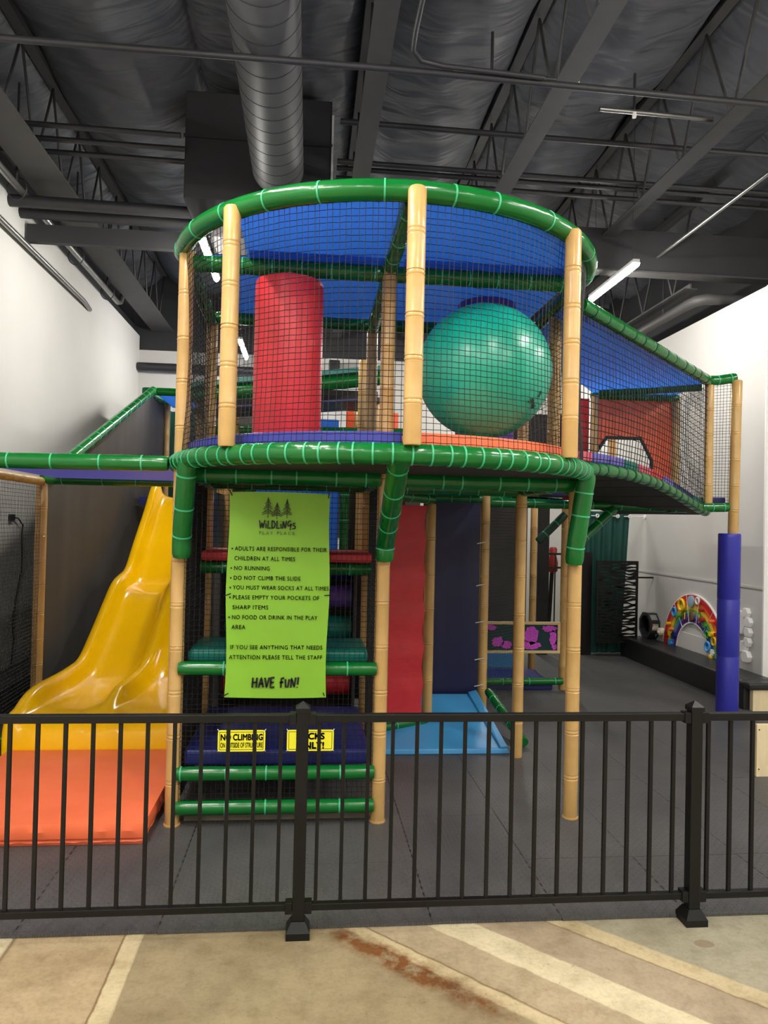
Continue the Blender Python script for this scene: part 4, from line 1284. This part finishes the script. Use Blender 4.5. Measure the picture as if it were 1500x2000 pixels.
padtube([(2.55, 8.06, 1.66), (2.86, 8.06, 1.97)], 0.045, rf, ties=0.2, name='brace_tube', m=M_greenpan)
# blue back panel with green uprights behind the stair bay
MB().box(-0.50, 7.02, 1.45, 0.28, 7.04, 2.3).build('blue_panel', M_roof, rf)
for x in (-0.56, 0.335):
    padtube([(x, 7.0, 1.4), (x, 7.0, 2.35)], 0.042, rf, ties=0.2, name='upright_tube')
MB().box(AX - 0.02, R2 + 0.05, 0.1, AX - 0.01, R3 - 0.05, 2.05).build('black_sheet', M_blackfoam, rf)
MB().box(0.385, 7.3, 0.1, 0.56, 7.31, 2.3).build('black_sheet', M_blackfoam, rf)
MB().box(0.62, 7.3, 0.1, 0.95, 7.31, 2.1).build('black_sheet', M_blackfoam, rf)
MB().box(-0.74, 7.3, 0.1, -0.60, 7.31, 2.3).build('black_sheet', M_blackfoam, rf)
MB().box(1.72, 7.22, 2.19, 2.62, 7.23, 2.95).build('black_sheet', M_blackcloth, rf)

# blue ramp
rp = thing('blue_ramp', 'light blue foam ramp on the floor below the red panel', 'ramp', (1.1, 5.8, 0.013))
mb = MB().add([(0.56, 5.79, 0.013), (1.64, 5.79, 0.013), (1.62, 6.85, 0.013), (0.56, 6.85, 0.013), (0.56, 5.80, 0.055), (1.62, 5.80, 0.055), (1.56, 6.85, 0.25), (0.56, 6.85, 0.25)],
              [(0, 3, 2, 1), (4, 5, 6, 7), (0, 1, 5, 4), (1, 2, 6, 5), (2, 3, 7, 6), (3, 0, 4, 7)])
mb.build('ramp_wedge', M_bluepl, rp, bevel=0.01)
slab((1.56, 5.8, 0.05), (1.62, 5.8, 0.055), (1.60, 6.84, 0.27), (1.52, 6.84, 0.25), 0.02, 'side_lip', M_bluepl, rp, 0.006)
tag(padtube([(1.80, 5.95, 0.055), (1.705, 6.80, 0.28)], 0.04, None, ties=0.25, name='padded_tube'), 'dark green padded tube lying beside the blue ramp', 'padded tube')

# ================================================================ far play deck seen through the balcony
fd = thing('far_play_deck', 'far play deck with green tubes and orange panels seen through the balcony net', 'play frame', (0, 9.0, 0))
padtube([(-1.3, 8.1, 3.14), (0.80, 8.1, 3.42)], 0.075, fd, ties=0.5, name='deck_tube')
slab((-1.3, 8.02, 3.22), (0.80, 8.02, 3.50), (0.80, 8.9, 3.52), (-1.3, 8.9, 3.24), 0.05, 'deck_pad', M_tealpad, fd)
slab((-1.3, 8.15, 3.0), (0.80, 8.15, 3.2), (0.80, 8.9, 3.2), (-1.3, 8.9, 3.0), 0.02, 'under_sheet', M_navy, fd)
padtube([(-1.2, 9.2, 2.92), (1.2, 9.2, 2.95)], 0.06, fd, ties=0.3, name='deck_tube')
MB().box(-1.2, 9.62, 2.82, 0.08, 9.63, 3.3).build('dark_sheet', M_blackcloth, fd)
MB().box(0.44, 9.3, 2.7, 1.1, 9.32, 3.22).build('orange_panel', M_orangepan, fd)
bamboo((0.60, 9.26, 2.6), (0.60, 9.26, 3.26), fd, r=0.06)
bamboo((-0.95, 9.15, 2.0), (-0.95, 9.15, 3.25), fd, r=0.085)
MB().box(0.10, 9.5, 3.02, 0.36, 9.6, 3.14).build('blue_block', M_roof, fd, bevel=0.02)
for x in (-1.25, 0.75):
    bamboo((x, 8.5, 0.013), (x, 8.5, 3.2), fd)
for x in (-1.1, 1.15):
    bamboo((x, 9.4, 0.013), (x, 9.4, 2.95), fd)
MB().box(-1.2, 9.2, 2.75, 1.2, 10.6, 2.82).build('deck_board', M_blackpan, fd)
MB().box(-1.2, 10.6, 1.6, 1.6, 10.62, 2.75).build('dark_sheet', M_blackcloth, fd)
MB().box(-1.3, 8.95, 3.17, 0.80, 8.96, 3.42).build('dark_sheet', M_blackcloth, fd)
sk = thing('hanging_speaker', 'small black loudspeaker hanging on the far wall behind the balcony', 'loudspeaker', (0.38, 13.4, 4.5))
MB().box(0.30, 13.35, 4.42, 0.50, 13.6, 4.75).build('cabinet', M_blackfoam, sk, bevel=0.02)
MB().box(0.36, 13.6, 4.55, 0.44, 13.7, 4.63).build('wall_mount', M_pipe, sk)

# ================================================================ back right corner
ct = thing('curtain', 'dark green grommet curtain hanging at the back right', 'curtain', (4.3, 10.4, 0.02))
vs, fs = [], []
na, nb2 = 56, 14
for j in range(nb2 + 1):
    v = j / nb2
    for i in range(na + 1):
        u = i / na
        xr = 4.56 + (4.665 - 4.56) * v
        x = 3.92 + (xr - 3.92) * u
        vs.append((x, 10.42 + 0.035 * math.sin(u * 2 * math.pi * 4.5) * (0.6 + 0.4 * v), 0.02 + 2.05 * v))
nn = len(vs)
vs += [(x, y + 0.003, z) for x, y, z in vs]
for j in range(nb2):
    for i in range(na):
        a = j * (na + 1) + i
        fs.append((a, a + 1, a + na + 2, a + na + 1))
        fs.append((nn + a, nn + a + na + 1, nn + a + na + 2, nn + a + 1))
MB().add(vs, fs).build('curtain_cloth', M_curtain, ct, smooth=True)
for u in (0.32, 0.5, 0.73, 0.98):
    x = 3.92 + 0.745 * u
    tubeobj('grommet', [(x + 0.022 * math.cos(a), 10.375, 2.005 + 0.022 * math.sin(a)) for a in [2 * math.pi * q / 12 for q in range(13)]], 0.009, M_whitepl, ct, 6)
rd = thing('curtain_rod', 'thin white curtain rod fixed to the right wall', 'curtain rod', (4.4, 10.42, 2.0))
tubeobj('rod', [(3.9, 10.42, 2.005), (4.895, 10.42, 2.005)], 0.008, M_whitepl, rd, 8)
tubeobj('wall_flange', [(4.885, 10.42, 2.005), (4.9, 10.42, 2.005)], 0.035, M_whitepl, rd, 14)

ps = thing('privacy_screen', 'black cut-out privacy screen standing before the green curtain', 'screen', (4.36, 10.1, 0.22))
for a in ((4.05, 1.34, 4.66, 1.372), (4.05, 0.215, 4.66, 0.245), (4.05, 0.245, 4.08, 1.34), (4.63, 0.245, 4.66, 1.34)):
    MB().box(a[0], 10.09, a[1], a[2], 10.11, a[3]).build('screen_frame', M_fence, ps)
nsl = 26
random.seed(3)
for i in range(nsl):
    z = 0.262 + (1.325 - 0.262) * i / (nsl - 1)
    ph, ph2 = random.uniform(0, 6), random.uniform(0, 6)
    pts = []
    n = 14
    for q in range(n + 1):
        x = 4.075 + 0.56 * q / n
        zz = z + 0.012 * math.sin(x * 17 + ph) + 0.008 * math.sin(x * 31 + ph2)
        th = 0.015 + 0.005 * math.sin(x * 23 + ph2)
        pts.append((x, zz, th))
    vs = [(x, 10.095, zz - th) for x, zz, th in pts] + [(x, 10.095, zz + th) for x, zz, th in pts] + [(x, 10.105, zz - th) for x, zz, th in pts] + [(x, 10.105, zz + th) for x, zz, th in pts]
    k = n + 1
    fs = []
    for q in range(n):
        fs += [(q, q + 1, k + q + 1, k + q), (2 * k + q, 3 * k + q, 3 * k + q + 1, 2 * k + q + 1), (k + q, k + q + 1, 3 * k + q + 1, 3 * k + q), (q, 2 * k + q, 2 * k + q + 1, q + 1)]
    MB().add(vs, fs).build('slat', M_fence, ps)
for z in (1.14, 0.25):
    tubeobj('wall_peg', [(4.66, 10.1, z), (4.9, 10.12, z)], 0.012, M_fence, ps, 8)
# black gate posts, railing and the upright vacuum behind
dg_ = thing('black_gate', 'black metal gate and jamb left of the green curtain', 'gate', (3.5, 10.4, 0))
for x in (3.34, 3.98):
    MB().box(x - 0.08, 10.28, 0.0, x + 0.08, 10.34, 1.48 if x > 3.5 else 2.1).build('jamb', M_fence, dg_, bevel=0.005)
for z in (1.42, 1.22, 0.12):
    MB().box(3.44, 10.53, z, 3.89, 10.56, z + 0.03).build('rail', M_fence, dg_)
for i in range(4):
    x = 3.5 + i * 0.1
    MB().box(x - 0.008, 10.535, 0.12, x + 0.008, 10.555, 1.43).build('baluster', M_fence, dg_)
MB().box(2.85, 10.8, 0.0, 3.05, 10.85, 2.3).build('door_leaf', M_fence, dg_)
vc = thing('upright_vacuum', 'dark upright vacuum with red body behind the black gate', 'vacuum', (3.48, 10.75, 0.0))
tubeobj('handle_pole', [(3.56, 10.72, 0.1), (3.59, 10.72, 0.6), (3.62, 10.72, 1.3)], 0.03, M_fence, vc, 10)
tubeobj('motor_body', [(3.62, 10.70, z) for z in (1.15, 1.18, 1.3, 1.40, 1.5, 1.53)], 0.07, M_redpl, vc, 14, [0.04, 0.07, 0.075, 0.05, 0.06, 0.04])
MB().box(3.42, 10.62, 0.0, 3.70, 10.84, 0.1).build('floor_head', M_fence, vc, bevel=0.02)

# bench along the right wall, turning the corner
bn2 = thing('wall_bench', 'long low black padded bench along the right wall', 'bench', (4.7, 8.7, 0))
MB().box(4.5, 7.28, 0.0, XR - 0.02, 10.3, 0.29).build('seat_block', M_blackfoam, bn2, bevel=0.025, segs=3)
MB().box(4.44, 7.16, 0.0, 6.2, 7.28, 0.29).build('corner_block', M_blackfoam, bn2, bevel=0.02)
MB().box(4.44, 7.06, 0.23, 6.4, 7.18, 0.30).build('seat_top', M_blackfoam, bn2, bevel=0.02)
tag(MB().box(4.50, 7.09, 0.013, 6.2, 7.15, 0.225).build('plywood_sheet', M_ply, bevel=0.004), 'cream plywood sheet under the end of the black bench', 'plywood')
bx2 = thing('plywood_screen', 'cream plywood board standing on the dark mat at the right edge', 'plywood', (3.7, 5.22, 0.013))
MB().box(3.335, 5.2, 0.013, 4.1, 5.225, 0.40).build('board', M_ply, bx2, bevel=0.003)
MB().box(3.5, 5.225, 0.013, 4.0, 5.45, 0.04).build('foot_plate', M_ply, bx2)
for z in (0.07, 0.36):
    tubeobj('screw', [(3.352, 5.199, z), (3.352, 5.195, z)], 0.005, M_fence, bx2, 8)

# toys on the right wall
oc = thing('octagon_mirror_toy', 'black octagonal toy with mirror facets on the right wall', 'wall toy', (4.8, 10.06, 0.45))
n = 8
c0, z0_, r0_, r1_ = 10.06, 0.47, 0.195, 0.15
ang = [math.pi / 8 + math.pi / 4 * q for q in range(8)]
vs = [(4.75, c0 + r0_ * math.cos(a), z0_ + r0_ * math.sin(a)) for a in ang] + [(4.89, c0 + r0_ * math.cos(a), z0_ + r0_ * math.sin(a)) for a in ang] + [(4.75, c0 + r1_ * math.cos(a), z0_ + r1_ * math.sin(a)) for a in ang] + [(4.86, c0 + r1_ * math.cos(a), z0_ + r1_ * math.sin(a)) for a in ang]
fs = []
for i in range(8):
    j = (i + 1) % 8
    fs += [(i, j, 8 + j, 8 + i), (i, 16 + i, 16 + j, j), (16 + i, 24 + i, 24 + j, 16 + j)]
fs.append(tuple(24 + i for i in range(8)))
fs.append(tuple(8 + i for i in range(7, -1, -1)))
MB().add(vs, fs).build('octagon_shell', M_blackfoam, oc)
for i in range(8):
    a, b = ang[i], ang[(i + 1) % 8]
    pa, pb = Vector((0, c0 + r0_ * math.cos(a), z0_ + r0_ * math.sin(a))), Vector((0, c0 + r0_ * math.cos(b), z0_ + r0_ * math.sin(b)))
    nrm = Vector((0, math.cos((a + b) / 2), math.sin((a + b) / 2))) * 0.002
    q0, q1 = pa.lerp(pb, 0.2) + nrm, pa.lerp(pb, 0.8) + nrm
    slab((4.775, q0.y, q0.z), (4.865, q0.y, q0.z), (4.865, q1.y, q1.z), (4.775, q1.y, q1.z), 0.001, 'mirror_facet', M_mirror, oc)
t = thing('white_knob_toy', 'small round cream knob low on the right wall', 'wall toy', (4.86, 9.88, 0.4))
tubeobj('knob', [(4.895, 9.80, 0.42), (4.84, 9.80, 0.42), (4.83, 9.80, 0.42)], 0.055, mat('cream_plastic', (226, 216, 186), 0.4), t, 20, [0.055, 0.055, 0.045])
tubeobj('knob_button', [(4.83, 9.80, 0.42), (4.815, 9.80, 0.42)], 0.02, M_whitepl, t, 12)

rb_ = thing('rainbow_board', 'rainbow shaped activity board with toy gadgets on the right wall', 'activity board', (4.87, 9.05, 0.29))
YC, ZC = 8.98, 0.24
bands = [(0.78, 0.765, (236, 234, 230)), (0.765, 0.69, (196, 36, 40)), (0.69, 0.635, (226, 104, 40)), (0.635, 0.58, (238, 196, 60)), (0.58, 0.53, (96, 160, 70)), (0.53, 0.48, (60, 120, 190)), (0.48, 0.42, (72, 40, 120)), (0.42, 0.405, (232, 230, 226))]
for ro, ri, c in bands:
    m = mat('rainbow_paint', c, 0.4, var=0.03)
    n = 40
    vs, fs = [], []
    for i in range(n + 1):
        a = math.pi * i / n
        for r_, x in ((ro, 4.872), (ri, 4.872), (ri, 4.895), (ro, 4.895)):
            vs.append((x, YC + r_ * math.cos(a), max(0.295, ZC + r_ * math.sin(a) * 1.0)))
    for i in range(n):
        for q in range(4):
            fs.append((i * 4 + q, i * 4 + (q + 1) % 4, (i + 1) * 4 + (q + 1) % 4, (i + 1) * 4 + q))
    MB().add(vs, fs).build('rainbow_band', m, rb_)
for a in (52, 78, 102, 128):
    ca, sa = math.cos(math.radians(a)), math.sin(math.radians(a))
    tubeobj('divider_line', [(4.871, YC + 0.41 * ca, ZC + 0.41 * sa), (4.871, YC + 0.77 * ca, ZC + 0.77 * sa)], 0.004, M_whitepl, rb_, 5)
def gad(a, r_, kind, m, s):
    y, z = YC - r_ * math.cos(math.radians(a)), ZC + r_ * math.sin(math.radians(a))
    if kind == 'ring':
        pts = [(4.85, y + s * math.cos(q * math.pi / 8), z + s * math.sin(q * math.pi / 8)) for q in range(17)]
        tubeobj('ring_gadget', pts, s * 0.28, m, rb_, 8)
        tubeobj('ring_face', [(4.872, y, z), (4.862, y, z)], s * 0.8, M_mirror, rb_, 16)
    elif kind == 'disc':
        tubeobj('disc_gadget', [(4.875, y, z), (4.85, y, z), (4.845, y, z)], s, m, rb_, 18, [s, s, s * 0.8])
    elif kind == 'gear':
        mb = MB()
        pts = []
        for q in range(24):
            rr_ = s * (1.0 if q % 4 < 2 else 0.75)
            pts.append((y + rr_ * math.cos(q * math.pi / 12), z + rr_ * math.sin(q * math.pi / 12)))
        mb.add([(4.872, p_[0], p_[1]) for p_ in pts] + [(4.85, p_[0], p_[1]) for p_ in pts], [tuple(range(24)), tuple(range(47, 23, -1))] + [(i, (i + 1) % 24, 24 + (i + 1) % 24, 24 + i) for i in range(24)])
        mb.build('gear_gadget', m, rb_)
    elif kind == 'peg':
        tubeobj('peg_gadget', [(4.875, y, z), (4.81, y, z)], s, m, rb_, 10)
    elif kind == 'bar':
        tubeobj('bar_gadget', [(4.86, y, z - s), (4.86, y, z + s)], 0.008, m, rb_, 8)
for g_ in ((112, 0.66, 'ring', M_yel, 0.07), (131, 0.66, 'ring', M_sky, 0.055), (92, 0.68, 'disc', mat('pale_blue_grey_plastic', (150, 176, 196), 0.4), 0.075), (78, 0.72, 'ring', M_whitepl, 0.04), (90, 0.50, 'disc', mat('bronze_mirror', (170, 130, 110), 0.2, metal=0.7), 0.06),
           (66, 0.66, 'peg', M_redpl, 0.022), (60, 0.56, 'peg', M_redpl, 0.03), (55, 0.52, 'gear', M_grn, 0.04), (70, 0.52, 'bar', M_yel, 0.05), (72, 0.62, 'bar', M_grn, 0.04), (105, 0.50, 'bar', M_purple, 0.04), (110, 0.51, 'bar', M_yel, 0.045), (116, 0.5, 'bar', M_redpl, 0.04), (122, 0.55, 'peg', M_grn, 0.025),
           (160, 0.60, 'gear', M_yel, 0.05), (165, 0.68, 'gear', M_redpl, 0.05), (158, 0.50, 'gear', M_navy, 0.05), (172, 0.56, 'gear', M_sky, 0.05), (173, 0.64, 'gear', M_redpl, 0.045), (150, 0.66, 'peg', M_yel, 0.02), (152, 0.56, 'peg', M_orange, 0.02), (40, 0.5, 'ring', M_grn, 0.04), (34, 0.62, 'peg', M_yel, 0.03),
           (24, 0.44, 'ring', M_sky, 0.055), (26, 0.60, 'ring', M_yel, 0.045), (14, 0.50, 'gear', M_whitepl, 0.04), (8, 0.46, 'disc', M_yel, 0.03), (30, 0.72, 'peg', M_redpl, 0.02), (45, 0.70, 'peg', M_orange, 0.02)):
    gad(*g_)
MB().box(4.88, YC - 0.40, 0.295, 4.895, YC + 0.40, 0.5).build('inner_board', M_white, rb_)

hx = thing('hexagon_toy', 'white hexagon cluster toy on the right wall behind the blue post', 'wall toy', (4.86, 7.85, 0.6))
def hexa(y, z, r_, th):
    pts = [(y + r_ * math.cos(math.pi / 3 * q), z + r_ * math.sin(math.pi / 3 * q)) for q in range(6)]
    MB().add([(4.895, p_[0], p_[1]) for p_ in pts] + [(4.895 - th, p_[0], p_[1]) for p_ in pts], [tuple(range(6)), tuple(range(11, 5, -1))] + [(i, (i + 1) % 6, 6 + (i + 1) % 6, 6 + i) for i in range(6)]).build('hexagon_tile', M_whitepl, hx, bevel=0.006)
for y, z, r_, th in ((7.98, 0.80, 0.15, 0.03), (7.82, 0.92, 0.06, 0.05), (7.78, 0.82, 0.06, 0.05), (7.78, 0.71, 0.06, 0.05), (7.79, 0.60, 0.06, 0.05), (7.86, 0.54, 0.07, 0.05), (7.80, 0.44, 0.07, 0.06)):
    hexa(y, z, r_, th)
